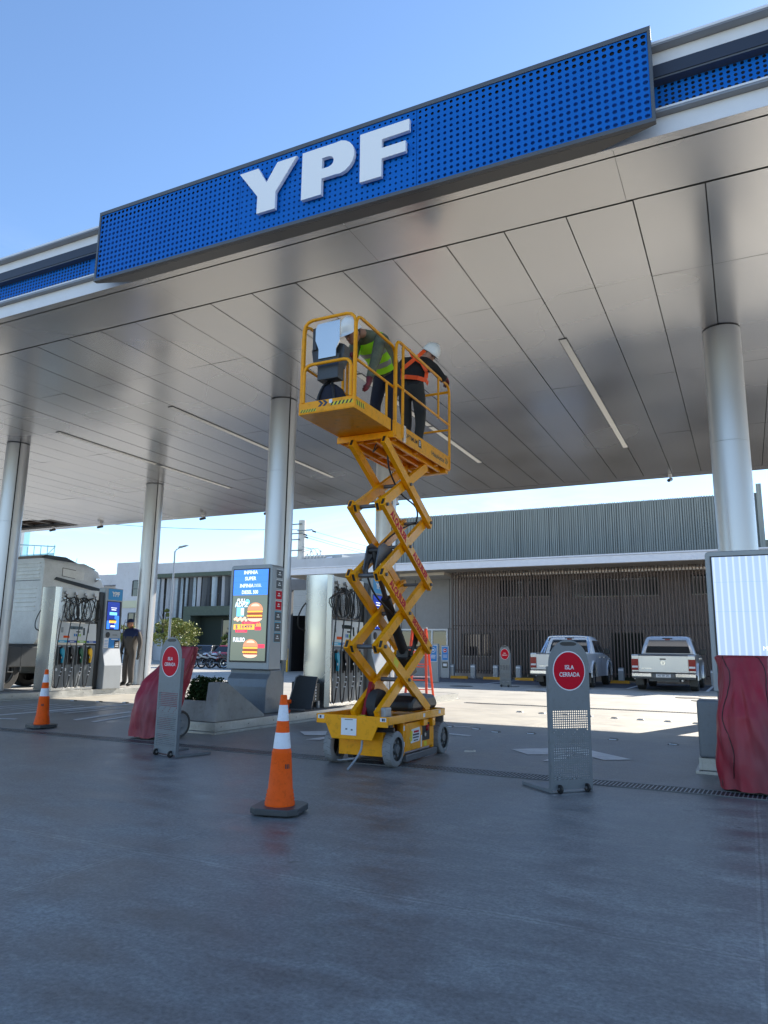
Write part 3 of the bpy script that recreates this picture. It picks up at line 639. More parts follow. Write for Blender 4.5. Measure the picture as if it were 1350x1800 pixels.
# ================================================================== PUMPS
def hose(mb, pts, r_=.0135): mb.tube(pts, r_, 7, True)
def pump(loc, label, cols, seed, ysc):
    random.seed(seed)
    t = T('fuel_pump', label, 'fuel pump', loc, 0, 'fuel pumps on the islands'); t.scale = (1, ysc, 1)
    # end panel, faces -y
    MB('stainless').prism([(-.24, 0), (.19, 0), (.25, .09), (.25, .16), (-.30, .16), (-.30, .09)], 'z', 0, 2.33).build('end_panel', t, bevel=.006)
    MB('greymetal').box(-.22, .22, .162, 1.62, .0, 1.02).use('stainless').box(-.2, .235, .162, 1.62, .0, .07).build('cabinet', t, bevel=.006)
    MB('stainless').box(-.16, .16, .162, 1.62, 1.55, 2.10).build('hose_bay_panel', t)
    MB('dispwhite').box(-.2, .2, .162, 1.62, 2.1, 2.32).build('header', t, bevel=.012)
    MB('blackp').box(-.21, .22, 1.625, 1.80, 0, 2.30).build('rear_post', t, bevel=.02)
    d = MB('dispwhite').prism([(-.23, 1.06), (.235, 1.06), (.20, 1.53), (-.20, 1.53)], 'y', .166, 1.615).build('display_panel', t, bevel=.006)
    q = MB('lcd'); x_ = .226
    def fr_(m_, y0, y1, z0, z1, k=0):
        q.use(m_); dx = lambda z: .235 - (z - 1.06) / .47 * .035 + .0025 + .0015 * k
        q.add([(dx(z0), y0, z0), (dx(z0), y1, z0), (dx(z1), y1, z1), (dx(z1), y0, z1)], [(0, 1, 2, 3)])
    fr_('lcd', .62, 1.08, 1.38, 1.45); fr_('lcd', .84, 1.0, 1.31, 1.34); fr_('lcd', 1.1, 1.17, 1.25, 1.42)
    for i, m_ in enumerate(('signblue', 'bluestrip', 'limeg', 'limeg')): fr_(m_, .76 + .07 * i, .81 + .07 * i, 1.22, 1.28)
    fr_('orange', .38, .60, 1.18, 1.23)
    for i, m_ in enumerate(('cyanlabel', 'bluestrip', 'limeg', 'bluestrip')): fr_(m_, .17 + .36 * i, .53 + .36 * i, 1.075, 1.125)
    for i in range(4): fr_('white', .26 + .36 * i, .42 + .36 * i, 1.092, 1.106, 1)
    for y in (.3, .34, 1.3): fr_('lcd', y, y + .02, 1.3, 1.42)
    q.build('display', d)
    for i, c in enumerate(cols):
        y = .34 + .345 * i
        rc = MB('dark').box(.222, .226, y - .10, y + .06, .58, .97).use('white').box(.222, .225, y - .09, y - .02, .985, 1.0).use('greymetal').box(.226, .25, y - .12, y - .102, .56, .98).build('nozzle_recess', t)
        nz_ = MB(c); nz_.prism([(y - .05, .93), (y + .02, .96), (y + .075, .90), (y + .085, .78), (y + .05, .62), (y + .015, .62), (y + .02, .78), (y - .045, .84)], 'x', .235, .285)
        nz_.use('black').prism([(y - .04, .93), (y + .02, .97), (y - .01, 1.0), (y - .05, .98)], 'x', .245, .275).use('steel').box(.285, .295, y - .04, y - .01, .72, .76)
        nz_.build('nozzle', t, bevel=.006)
        hs = MB('black'); yt = .22 + .36 * i
        hose(hs, [(.262, y + .035, .64), (.27, y + .05, .45), (.27, y - .02, .3), (.27, y - .05, .14), (.28, y - .13, .07), (.28, y - .2, .2), (.275, y - .22, .8), (.30, y - .17, 1.5), (.26, yt + .1, 1.95), (.24, yt + .12, 2.18)])
        a = random.uniform(.22, 1.5)
        for k in range(2):
            c0 = random.uniform(.35, 1.35); w_ = random.uniform(.15, .34); off = .02 * k
            hose(hs, [(.22, yt + .08, 2.13), (.27 + off, c0 - w_, 1.95), (.28 + off, c0 - w_ * .8, 1.65), (.28 + off, c0, 1.56), (.28 + off, c0 + w_, 1.68), (.27 + off, c0 + w_ * .7, 2.0), (.23, min(1.5, c0 + .1), 2.12)])
        hs.build('hose', t)
        MB('steel').cyl((.2, yt + .1, 2.2), (.27, yt + .1, 2.2), .03, n=10).cyl((.25, yt + .06, 2.22), (.25, yt + .16, 2.17), .022, n=8).build('hose_fitting', t)
        for c0 in ((.27, y + .05, .50), (.27, y - .015, .33), (.268, y + .02, .41)): MB('reflect').cyl(c0, (c0[0], c0[1] + .002, c0[2] + .02), .02, n=8).build('hose_clip', t)
    MB('reflect').lathe([(.035, .2225), (.035, .2245)], (0, .24, .47), 'x', n=14).lathe([(.035, .2225), (.035, .2245)], (0, .56, .47), 'x', n=14).build('sticker', t)
    ex = MB('black'); hose(ex, [(-.22, .1, 1.9), (-.36, .08, 1.75), (-.44, .06, 1.55), (-.40, .05, 1.38), (-.25, .12, 1.32)]); ex.build('hose', t)
    return t
pump((-14.25, 11.65, .15), 'fuel pump with blue black green and yellow nozzles in front of the white truck', ('teal', 'blackp', 'greenp', 'yellowp'), 11, .77)
pump((-6.88, 11.3, .15), 'fuel pump behind the scissor lift with a teal nozzle and steel end panel', ('teal', 'blackp', 'blackp', 'greenp'), 12, .86)
def kiosk(loc, label):
    t = T('payment_kiosk', label, 'payment kiosk', loc, 0, 'payment kiosks beside the pumps'); t.scale = (1, .84, 1)
    # tall, leaning body facing +x ; y 0..0.62
    MB('greylite').prism([(-.30, 0), (.13, 0), (.13, .55), (.02, .95), (.02, 1.1), (-.02, 2.42), (-.24, 2.42)], 'y', 0, .66).build('kiosk_body', t, bevel=.012)
    b_ = MB('signcyan'); fx = lambda z: .02 - (z - 1.1) / 1.32 * .04 + .004
    def pl(m_, y0, y1, z0, z1, k=0): b_.use(m_); b_.add([(fx(z0) + .0015 * k, y0, z0), (fx(z0) + .0015 * k, y1, z0), (fx(z1) + .0015 * k, y1, z1), (fx(z1) + .0015 * k, y0, z1)], [(0, 1, 2, 3)])
    pl('signcyan', .1, .64, 2.13, 2.40); b_.use('white').text('YPF', (fx(2.27) + .005, .38, 2.27), (0, 1, 0), (0, 0, 1), .11, .30, .0, .05); b_.build('brand_sign', t)
    b_ = MB('black'); pl('black', .06, .62, 1.39, 2.10); pl('emitdarkblue', .09, .55, 1.42, 2.08, 1); pl('emitblue', .09, .2, 1.42, 1.62, 2); pl('emitblue', .38, .55, 1.42, 1.75, 2); pl('emitcyan', .18, .46, 1.76, 1.83, 3)
    pl('emitwhite', .24, .42, 1.88, 1.90, 3); pl('emitwhite', .22, .44, 1.93, 1.945, 3); pl('emitcheese', .18, .44, 1.57, 1.63, 3); pl('greenp', .17, .45, 1.62, 1.66, 3); pl('emitwhite', .24, .4, 1.47, 1.51, 3); b_.build('screen', t)
    b_ = MB('blackp'); b_.lathe([(.07, fx(1.28)), (.07, fx(1.28) + .012)], (0, .16, 1.28), 'x', n=18); pl('plastgrey', .34, .52, 1.27, 1.29); b_.build('card_reader', t)
    b_ = MB('white'); 
    for (m_, y0, y1, z0, z1) in (('white', .03, .2, .97, 1.2), ('signblue', .2, .42, .97, 1.2), ('dark', .42, .62, .97, 1.15), ('signblue', .42, .62, 1.15, 1.2)): b_.use(m_).box(.021, .026, y0, y1, z0, z1)
    for k in range(5): b_.use('signblue').box(.0262, .027, .05, .18, 1.0 + .035 * k, 1.012 + .035 * k)
    for k in range(3): b_.use('white').box(.0262, .027, .46, .58, 1.0 + .04 * k, 1.015 + .04 * k)
    b_.use('white').box(.0262, .027, .3, .55, 1.165, 1.185); b_.build('notice', t)
    return t
kiosk((-13.98, 13.05, .15), 'tall payment kiosk with a YPF sign beside the pump near the worker')
kiosk((-6.62, 12.92, .15), 'tall payment kiosk with a YPF sign seen through the scissor lift')
# ================================================================== SIGN STANDS
def stand(loc, rz, label, sc=1.0, tape=True):
    t = T('closed_island_sign', label, 'sign stand', loc, rz, 'red round closed-island sign stands'); t.scale = (sc, sc, sc)
    w2, zt = .205, 1.04
    # face plate with a semicircular head and a hand slot
    f = MB('greymetal'); zh = .66
    top = arc(0, zt, w2, 0, 180, 24)
    slot = [(.055 * math.cos(R(a)) + (.03 if math.cos(R(a)) > 0 else -.03) , 1.21 + .017 * math.sin(R(a))) for a in range(0, 360, 30)]
    f.prism([(-w2, zh), (w2, zh)] + top, 'y', -.004, .0)
    nx, ny = 17, 30; m_ = .026; cw = (2 * w2 - 2 * m_) / nx; z0 = .1; ch = (zh - z0) / ny
    f.perf((-w2 + m_, -.004, z0), (cw, 0, 0), (0, 0, ch), nx, ny, lambda i, j: (0 if (j in (21, 20, 19) and (i * 7 + j * 3) % 5 or j > 29) else (.36 if j > 21 else (.16 if 15 < j <= 18 or 6 < j < 9 else .30))))
    f.box(-w2, -w2 + m_, -.004, 0, z0, zh).box(w2 - m_, w2, -.004, 0, z0, zh).box(-w2, w2, -.004, 0, .03, z0)
    f.box(-w2, -w2 + .004, 0, .035, .03, zt - .02).box(w2 - .004, w2, 0, .035, .03, zt - .02); f.build('face_plate', t)
    d = MB('black'); d.prism([(x_, z_ + .0) for x_, z_ in slot], 'y', -.0052, -.0042); d.build('hand_slot', t)
    s_ = MB('white').prism([(.165 * math.cos(R(a)), .985 + .165 * math.sin(R(a))) for a in range(0, 360, 8)], 'y', -.0065, -.0045)
    s_.use('red').prism([(.156 * math.cos(R(a)), .985 + .156 * math.sin(R(a))) for a in range(0, 360, 8)], 'y', -.008, -.0066)
    s_.use('white').text('ISLA', (0, -.0095, 1.012), (1, 0, 0), (0, 0, 1), .036, .092, 0, .015).text('CERRADA', (0, -.0095, .952), (1, 0, 0), (0, 0, 1), .036, .205, 0, .015); s_.build('round_sign', t)
    MB('greymetal').box(-w2, w2, .0, .44, .004, .012).box(-w2, -w2 + .004, 0, .44, .012, .03).box(w2 - .004, w2, 0, .44, .012, .03).prism([(0.0, .012), (.07, .012), (0, .1)], 'x', -w2 + .004, -w2 + .008).prism([(0.0, .012), (.07, .012), (0, .1)], 'x', w2 - .008, w2 - .004).build('base_plate', t)
    for sx in (-1, 1): MB('black').lathe([(.034, -.009), (.036, 0), (.034, .009)], (sx * .135, -.02, .036), 'x', n=16).use('steel').lathe([(.012, -.012), (.012, .012)], (sx * .135, -.02, .036), 'x', n=8).build('wheel', t)
    return t
stand((-1.38, 6.395, 0), R(48), 'grey ISLA CERRADA sign stand standing over the drain at right, nearest the camera')
stand((-5.62, 6.22, 0), R(-15), 'grey ISLA CERRADA sign stand in front of the left red cover')
stand((-7.55, 24.9, 0), R(-21), 'grey ISLA CERRADA sign stand beside the white parked pickup', 1.12)
# ================================================================== CONES
def cone(loc, rz, label):
    t = T('traffic_cone', label, 'traffic cone', loc, rz, 'orange cones with white bands'); t.scale = (.89, .89, 1)
    prof = [(.118, .055), (.12, .075), (.112, .085), (.116, .1), (.107, .11), (.111, .125), (.103, .135), (.106, .15), (.098, .162), (.078, .40), (.08, .41), (.076, .42), (.069, .435)]
    b = MB('orange').lathe(prof + [(.069, .436)], n=36, caps=False); r_ = lambda z: .069 - (z - .436) * (.069 - .026) / (.80 - .436)
    b.lathe([(r_(.436), .436), (r_(.50), .50), (r_(.645), .645), (r_(.80), .80), (r_(.80) - .004, .804), (.012, .804)], n=36, caps=False); b.build('cone_body', t, smooth=60)
    MB('reflect').lathe([(r_(.437) + .0018, .437), (r_(.545) + .0018, .545)], n=36, caps=False).build('reflective_band', t, smooth=60)
    MB('reflect').lathe([(r_(.63) + .0018, .625), (r_(.745) + .0018, .735)], n=36, caps=False).build('reflective_band', t, smooth=60)
    q = .195; c_ = .065
    MB('charcoal').prism([(-q, -q + c_), (-q + c_, -q), (q - c_, -q), (q, -q + c_), (q, q - c_), (q - c_, q), (-q + c_, q), (-q, q - c_)], 'z', .012, .055).box(-q + .07, -q + .13, -q + .05, q - .05, 0, .012).box(q - .13, q - .07, -q + .05, q - .05, 0, .012).build('base', t, bevel=.012)
    k = MB('black')
    for i in range(3): a = R(-48 + 9 * i); rr = .093 + .002; k.box(-.006, .006, -.001, .001, -.012, .012) if 0 else k.add([(rr * math.cos(a - .05), rr * math.sin(a - .05), .305), (rr * math.cos(a + .05), rr * math.sin(a + .05), .305), (.091 * math.cos(a + .04), .091 * math.sin(a + .04), .335), (.091 * math.cos(a - .04), .091 * math.sin(a - .04), .335)], [(0, 1, 2, 3)])
    k.build('printed_mark', t)
    return t
cone((-3.03, 4.55, 0), R(14), 'orange traffic cone in the foreground left of the scissor lift')
cone((-8.98, 7.42, 0), R(-10), 'orange traffic cone at far left in front of the fuel pump')
# ================================================================== COVERED EXTINGUISHER CARTS
def cover(name, loc, secs, label, seed, n=72, rz=0, power=3.2):
    random.seed(seed); t = T(name, label, 'covered cart', loc, rz)
    from mathutils import noise
    rings = []
    dense = []
    for (z0, c0x, c0y, ax0, ay0), (z1, c1x, c1y, ax1, ay1) in zip(secs, secs[1:]):
        for k in range(8):
            u = k / 8; dense.append(tuple(a + (b_ - a) * u for a, b_ in zip((z0, c0x, c0y, ax0, ay0), (z1, c1x, c1y, ax1, ay1))))
    dense.append(secs[-1])
    for z, cx, cy, ax, ay in dense:
        rg = []
        for k in range(n):
            a = 2 * math.pi * k / n; ca, sa = math.cos(a), math.sin(a); rr = (abs(ca) ** power + abs(sa) ** power) ** (-1 / power)
            x, y = cx + ax * rr * ca, cy + ay * rr * sa
            d1 = noise.noise(Vector((a * 1.9, z * 1.1, seed))) * .038 + noise.noise(Vector((ca * 5, sa * 5, z * 5 + seed))) * .02 + abs(noise.noise(Vector((ca * 3 + z * 2, sa * 3, z * 1.2 + seed * 2)))) * .05 + abs(noise.noise(Vector((ca * 6, sa * 6, z * .8 + seed * 3)))) * .03 + abs(noise.noise(Vector((ca * 11 + z * 4, sa * 11, z * 3 + seed)))) * .014
            rg.append((x + ca * d1, y + sa * d1, z + (noise.noise(Vector((ca * 2, sa * 2, seed))) * .025 if z < .2 else 0)))
        rings.append(rg)
    c = MB('redfab').loft(rings, caps=False); nn = len(c.v); c.add(rings[-1], [tuple(range(n))]); ob = c.build('fabric_cover', t, smooth=180)
    m_ = ob.modifiers.new('sub', 'SUBSURF'); m_.levels = 1; m_.render_levels = 1
    return t, rings
c1, rg = cover('covered_cart', (-.01, 7.28, 0), [(.03, .03, 0, .28, .26), (.25, .02, 0, .28, .27), (.45, 0, 0, .26, .26), (.62, -.01, 0, .235, .24), (.80, -.02, .02, .205, .20), (1.0, -.03, .03, .185, .15), (1.115, -.03, .03, .20, .10), (1.135, -.03, .03, .17, .07)], 'cart under a faded red cover at the right edge beside the drain', 4)
sm = MB('black')
for k0_ in (46, 61):
    pts = []
    for i, r_ in enumerate(rg[3:-4]):
        fq = k0_ + 1.6 * math.sin(i * .22); i0 = int(fq); p = Vector(r_[i0 % 72]).lerp(Vector(r_[(i0 + 1) % 72]), fq - i0); c_ = Vector((0, 0, p.z)); pts.append(p + (p - c_).normalized() * .004)
    sm.tube(pts, .0035, 5)
sm.build('seam', c1)
MB('black').lathe([(.06, -.02), (.07, 0), (.06, .02)], (-.24, -.1, .07), 'x', n=16).build('wheel', c1)
c2, _ = cover('covered_cart', (-6.93, 7.48, 0), [(.03, .03, -.12, .22, .20), (.12, .03, -.11, .22, .20), (.35, .05, -.08, .23, .22), (.55, .06, -.02, .24, .22), (.70, .09, .03, .25, .20), (.84, .14, .1, .22, .14), (.98, .20, .14, .18, .10), (1.13, .24, .15, .175, .07), (1.15, .24, .15, .16, .05)], 'leaning cart with one spoked wheel under a red cover beside the concrete planter', 9)
wl = MB('black').lathe([(.135, -.02), (.16, -.022), (.172, 0), (.16, .022), (.135, .02)], (.33, .08, .172), 'x', n=28, caps=False)
wl.use('greymetal').lathe([(.135, .012), (.13, .016), (.05, .008), (.045, .03), (.01, .032)], (.33, .08, .172), 'x', n=28); wl.lathe([(.135, -.012), (.01, -.012)], (.33, .08, .172), 'x', n=28)
wl.build('wheel', c2, smooth=40)
# ================================================================== SCISSOR LIFT
LB = Vector((-3.5, 7.2, 0)); LIFT = T('scissor_lift', 'yellow scissor lift raised high under the canopy with two workers in its cage', 'scissor lift', LB)
def W(m_): b = MB(m_); b.T = Matrix.Translation(-LB); return b
def ladd(b, name, par=None, **k): return b.build(name, par or LIFT, **k)
b = W('yellow')
b.prism([(-3.96, .41), (-3.85, .41), (-3.78, .27), (-3.33, .27), (-3.27, .40), (-3.16, .40), (-3.16, .50), (-3.96, .50)], 'y', 6.55, 6.565)
b.box(-3.185, -3.16, 6.566, 8.06, .42, .50).box(-3.96, -3.935, 6.566, 8.06, .42, .50).box(-3.934, -3.186, 6.60, 8.05, .42, .445).box(-3.934, -3.186, 8.04, 8.06, .446, .50)
b.box(-3.80, -3.30, 6.74, 6.76, .10, .419).box(-3.80, -3.78, 6.761, 8.0, .12, .419).box(-3.32, -3.30, 6.761, 7.0, .12, .419)
b.box(-3.25, -3.21, 7.02, 7.06, .08, .419).box(-3.25, -3.21, 7.80, 7.84, .08, .419)
b.box(-3.30, -3.205, 7.065, 7.795, .12, .40); b.box(-3.79, -3.32, 7.85, 8.0, .12, .419)
b.box(-3.21, -3.165, 7.45, 7.56, .35, .415).box(-3.21, -3.165, 7.7, 7.78, .33, .415)
ch = ladd(b, 'chassis', bevel=.005)
b = W('dark').box(-3.2045, -3.2025, 7.5, 7.70, .19, .37).use('tail').sph((-3.2, 7.62, .31), .022, .025, .03).use('steel').cyl((-3.2, 7.56, .25), (-3.19, 7.56, .25), .02).use('red').box(-3.2, -3.19, 7.60, 7.66, .30, .35)
ladd(b, 'battery_opening')
TL = Matrix.Translation(-LB)
pieces([lambda b: (b.use('white').prism([(7.17, .24), (7.22, .33), (7.42, .34), (7.45, .28), (7.42, .20), (7.2, .19)], 'x', -3.2045, -3.2025), b.use('ylabel').prism([(7.17, .20), (7.23, .22), (7.24, .31), (7.19, .32)], 'x', -3.2024, -3.201),
                   b.use('red').box(-3.2024, -3.201, 7.27, 7.40, .29, .31), b.use('navy').box(-3.2024, -3.201, 7.25, 7.41, .262, .28), b.box(-3.2024, -3.201, 7.25, 7.40, .235, .25), b.box(-3.2024, -3.201, 7.27, 7.38, .208, .22)),
        lambda b: b.use('ylabel').box(-3.2045, -3.2028, 7.55, 7.62, .13, .18), lambda b: b.use('white').box(-3.2045, -3.2028, 7.46, 7.49, .13, .25),
        lambda b: b.use('white').box(-3.2095, -3.2078, 7.025, 7.055, .17, .22), lambda b: b.use('white').box(-3.2095, -3.2078, 7.025, 7.055, .33, .38),
        lambda b: b.use('white').box(-3.1595, -3.1578, 7.42, 7.47, .44, .48), lambda b: b.use('white').box(-3.1595, -3.1578, 7.86, 7.92, .45, .49),
        lambda b: (b.use('white').box(-3.67, -3.50, 6.545, 6.5485, .31, .47), b.use('plastgrey').box(-3.63, -3.54, 6.543, 6.5448, .455, .462), b.box(-3.62, -3.60, 6.543, 6.5448, .36, .375), b.box(-3.56, -3.54, 6.543, 6.5448, .355, .37)),
        lambda b: (b.use('white').box(-3.94, -3.87, 6.545, 6.5485, .455, .49), b.use('navy').box(-3.92, -3.90, 6.543, 6.5448, .46, .485)),
        lambda b: (b.use('white').box(-3.24, -3.175, 6.545, 6.5485, .455, .49), b.use('navy').box(-3.22, -3.2, 6.543, 6.5448, .46, .485), b.box(-3.195, -3.185, 6.543, 6.5448, .46, .485))], 'label_plate', LIFT, TL)
for x in (-3.24, -3.86): ladd(W('gunmetal').box(x, x + .06, 7.04, 7.86, .025, .095), 'pothole_guard', bevel=.006)
ladd(W('plastgrey').box(-3.93, -3.19, 8.063, 8.09, .18, .5), 'rear_step')
for x, y in ((-3.235, 6.84), (-3.90, 6.84), (-3.225, 8.10 - .03), (-3.90, 8.07)):
    s = 1 if x > -3.5 else -1; wl = W('greytyre'); wl.lathe([(.115, -.05), (.15, -.052), (.17, -.04), (.173, 0), (.17, .04), (.15, .052), (.115, .05)], (x, y, .173), 'x', n=32, caps=False)
    wl.use('black').lathe([(.116, -.045), (.116, .03 * s), (.02, .03 * s)], (x, y, .173), 'x', n=24)
    wl.use('plastgrey').lathe([(.05, .03 * s), (.045, .05 * s), (.01, .052 * s)], (x, y, .173), 'x', n=14)
    wl.use('greymetal')
    for k in range(6): a = k * math.pi / 3; wl.cyl((x + .031 * s, y + .075 * math.cos(a), .173 + .075 * math.sin(a)), (x + .036 * s, y + .075 * math.cos(a), .173 + .075 * math.sin(a)), .014, n=8)
    wo = ladd(wl, 'wheel', smooth=40)
    tr = W('gunmetal')
    for k in range(26):
        a = 2 * math.pi * k / 26; c0 = Vector((x, y + .1735 * math.cos(a), .173 + .1735 * math.sin(a))); a2 = a + .11; c1_ = Vector((x + .045 * (1 if k % 2 else -1), y + .172 * math.cos(a2), .173 + .172 * math.sin(a2)))
        tr.beam(c0, c1_, .006, .003)
    ladd(tr, 'tread', wo)
b = W('black').cyl((-3.8, 6.84, .173), (-3.3, 6.84, .173), .03, n=10).box(-3.36, -3.25, 6.78, 6.86, .33, .40).tube([(-3.4, 6.7, .35), (-3.3, 6.66, .36), (-3.2, 6.7, .36)], .018, 7, True).cyl((-3.45, 6.66, .36), (-3.15, 6.68, .37), .022, n=8).box(-3.48, -3.40, 6.62, 6.70, .26, .34); ladd(b, 'steering_linkage')
b = W('greylite').tube([(-3.46, 6.60, .29), (-3.45, 6.56, .18), (-3.48, 6.5, .09), (-3.52, 6.42, .006)], .011, 6, True).tube([(-3.5, 6.5, .10), (-3.7, 6.62, .06), (-3.85, 6.8, .03)], .009, 6, True); ladd(b, 'strap')
b = W('greylite').box(-3.34, -3.22, 6.62, 6.76, .446, .58); ladd(b, 'junction_box', bevel=.012)
b = W('tyre').lathe([(.10, -.05), (.16, -.05), (.17, 0), (.16, .05), (.10, .05)], (-3.42, 6.84, .58), 'x', n=22); ladd(b, 'hose_reel', smooth=50)
ladd(W('tail').prism([(6.62, .445), (6.72, .445), (6.86, .78), (6.80, .82)], 'x', -3.50, -3.46), 'support_arm')
ladd(W('black').prism([(7.25, .50), (7.95, .50), (8.0, .56), (7.9, .66), (7.35, .66), (7.25, .6)], 'x', -3.62, -3.22), 'motor_cover', bevel=.04)
ladd(W('ylabel').add([(-3.82, 6.6, .452), (-3.66, 6.6, .452), (-3.66, 6.72, .452), (-3.82, 6.72, .452)], [(0, 1, 2, 3)]).box(-3.6, -3.45, 6.64, 6.66, .446, .50), 'warning_label')
zs = [.50, 1.17, 1.885, 2.605, 3.27]; YA, YB = 6.565, 7.735
def ext(p, q, e=.05): p, q = Vector(p), Vector(q); d = (q - p).normalized() * e; return p - d, q + d
for k in range(4):
    za, zb = zs[k], zs[k + 1]; e0 = 0 if k == 0 else .05
    for xo, xi in ((-3.235, -3.295), (-3.615, -3.555)):
        p, q = ext((xo, YA, zb), (xo, YB, za)); 
        if k == 0: q = Vector((xo, YB - .02, za + .0))
        a = W('yellow').beam(p, q, .045, .10, (1, 0, 0)) if 0 else W('yellow')
        d = (q - p).normalized(); a.beam(p, q, .05, .10, up=d.cross(Vector((1, 0, 0))))
        a.use('black').beam(p - d * .002, p - d * .001, .03, .075, up=d.cross(Vector((1, 0, 0))))
        if k: a.beam(q + d * .001, q + d * .002, .03, .075, up=d.cross(Vector((1, 0, 0))))
        arm = ladd(a, 'scissor_arm', bevel=.006)
        if xo > -3.3 and k in (1, 2):
            tx = W('red'); U = (q - p).normalized(); V_ = Vector((1, 0, 0)).cross(U) * -1
            V_ = U.cross(Vector((1, 0, 0))) * -1
            for s_, fr_, wd in (('ALQUILER', .27, .46), ('3876057858' if k == 1 else 'ALQUILER', .73, .46)):
                tx.text(s_, p + (q - p) * fr_ + Vector((.0262, 0, 0)), U, V_ , .074, wd, 0, .05)
            ladd(tx, 'lettering', arm)
        if xo > -3.3 and k == 0: ladd(W('ylabel').beam(p + (q - p) * .22 + Vector((.026, 0, 0)), p + (q - p) * .30 + Vector((.026, 0, 0)), .002, .07, up=d.cross(Vector((1, 0, 0)))), 'warning_label', arm)
        p, q = ext((xi, YA, za), (xi, YB, zb))
        if k == 0: p = Vector((xi, YA + .02, za))
        d = (q - p).normalized(); a = W('yellow').beam(p, q, .05, .10, up=d.cross(Vector((1, 0, 0)))).use('black')
        if k: a.beam(p - d * .002, p - d * .001, .03, .075, up=d.cross(Vector((1, 0, 0))))
        a.beam(q + d * .001, q + d * .002, .03, .075, up=d.cross(Vector((1, 0, 0)))); ladd(a, 'scissor_arm', bevel=.006)
    zc = (za + zb) / 2; YC = (YA + YB) / 2
    for (y_, z_, rad) in [(YC, zc, .022)] + ([(YA + .03, za, .022), (YB - .03, za, .018)] if k else []):
        ladd(W('gunmetal').cyl((-3.53, y_, z_), (-3.32, y_, z_), rad, n=12), 'cross_tube', smooth=50)
    for (y_, z_) in [(YC, zc)] + ([(YA, za), (YB, za)] if k else []):
        ladd(W('gunmetal').cyl((-3.19, y_, z_), (-3.211, y_, z_), .018, n=10), 'pivot_pin')
b = W('gunmetal')
for x in (-3.50, -3.36): b.prism([(6.62, 1.95), (6.70, 2.20), (6.80, 2.25), (7.05, 2.19), (7.12, 2.12), (6.98, 2.08), (6.72, 2.02), (6.66, 1.88)], 'x', x - .008, x + .008)
ladd(b, 'cylinder_bracket', bevel=.003)
b = W('black').cyl((-3.49, 6.74, 2.16), (-3.37, 6.74, 2.16), .032, n=14).cyl((-3.43, 6.74, 2.16), (-3.43, 6.78, 1.95), .03, n=10).use('rust').cyl((-3.43, 6.78, 2.0), (-3.43, 7.1, 1.58), .026, n=14).use('black').cyl((-3.43, 7.02, 1.68), (-3.43, 7.62, .98), .055, n=18).box(-3.50, -3.36, 7.45, 7.60, .93, 1.14)
b.prism([(7.35, 1.05), (7.55, 1.08), (7.66, .9), (7.5, .86)], 'x', -3.52, -3.34); ladd(b, 'lift_cylinder', smooth=35)
b = W('black')
for k in range(5): b.tube([(-3.36, 7.2 + .03 * k, 1.62 - .03 * k), (-3.31, 7.42, 1.5 - .02 * k), (-3.33, 7.55 + .02 * k, 1.3), (-3.36, 7.5 + .05 * k, 1.05 + .04 * k)], .008, 5, True)
b.tube([(-3.42, 7.0, 3.36), (-3.40, 7.0, 3.1), (-3.38, 7.25, 2.88), (-3.36, 7.65, 2.78), (-3.38, 7.70, 2.62), (-3.4, 7.55, 2.56), (-3.44, 7.2, 2.40), (-3.46, 6.9, 2.2), (-3.44, 6.6, 1.95), (-3.42, 6.75, 1.7), (-3.36, 7.1, 1.5)], .010, 6, True)
b.tube([(-3.42, 6.75, 3.36), (-3.44, 6.72, 3.27), (-3.5, 6.8, 3.25), (-3.5, 6.9, 3.33)], .008, 5, True); ladd(b, 'hydraulic_hose')
# platform
XPL, XPR = -3.84, -3.17
b = W('yellow')
b.box(XPL + .03, XPR - .03, 6.66, 8.24, 3.385, 3.40)
b.box(XPR - .016, XPR, 6.62, 8.26, 3.34, 3.52).box(XPL, XPL + .016, 6.62, 8.26, 3.34, 3.52).box(XPL + .016, XPR - .016, 8.244, 8.26, 3.34, 3.52)
b.box(XPL + .0, XPR + .008, 6.60, 6.618, 3.325, 3.395)
for x in (XPL + .1, -3.60, -3.42, XPR - .12): b.box(x, x + .035, 6.66, 8.2, 3.31, 3.3845)
for y in (6.72, 7.3, 7.9): b.box(XPL + .03, XPR - .03, y, y + .04, 3.33, 3.3846)
b.box(XPL + .1, XPR - .02, 8.16, 8.24, 3.20 + .1, 3.384)
ladd(b, 'main_deck', bevel=.004)
b = W('yellow')     # extension deck
b.box(XPL + .03, XPR - .035, 5.80, 6.66, 3.402, 3.412).box(XPL + .03, XPR - .035, 5.80, 5.812, 3.4125, 3.525).box(XPR - .034, XPR - .022, 5.80, 6.60, 3.40, 3.525).box(XPL + .018, XPL + .03, 5.80, 6.60, 3.40, 3.525)
ladd(b, 'extension_deck', bevel=.003)
def hazard(hz, x0, x1, z0, z1, y, axis='y'):
    n = 6
    if axis == 'y':
        hz.use('ylabel').box(x0, x1, y - .0015, y - .0005, z0, z1).use('black')
        for k in range(n): a = x0 + (x1 - x0) * k / n; w_ = (x1 - x0) / n * .45; hz.add([(a, y - .0025, z0), (a + w_, y - .0025, z0), (min(x1, a + w_ + .02), y - .0025, z1), (a + .02, y - .0025, z1)], [(0, 1, 2, 3)])
    else:
        hz.use('ylabel').box(y + .0005, y + .0015, x0, x1, z0, z1).use('black')
        for k in range(4): a = x0 + (x1 - x0) * k / 4; w_ = (x1 - x0) / 4 * .45; hz.add([(y + .0025, a + .02, z0), (y + .0025, a + w_ + .02, z0), (y + .0025, a + w_, z1), (y + .0025, a, z1)], [(0, 1, 2, 3)])
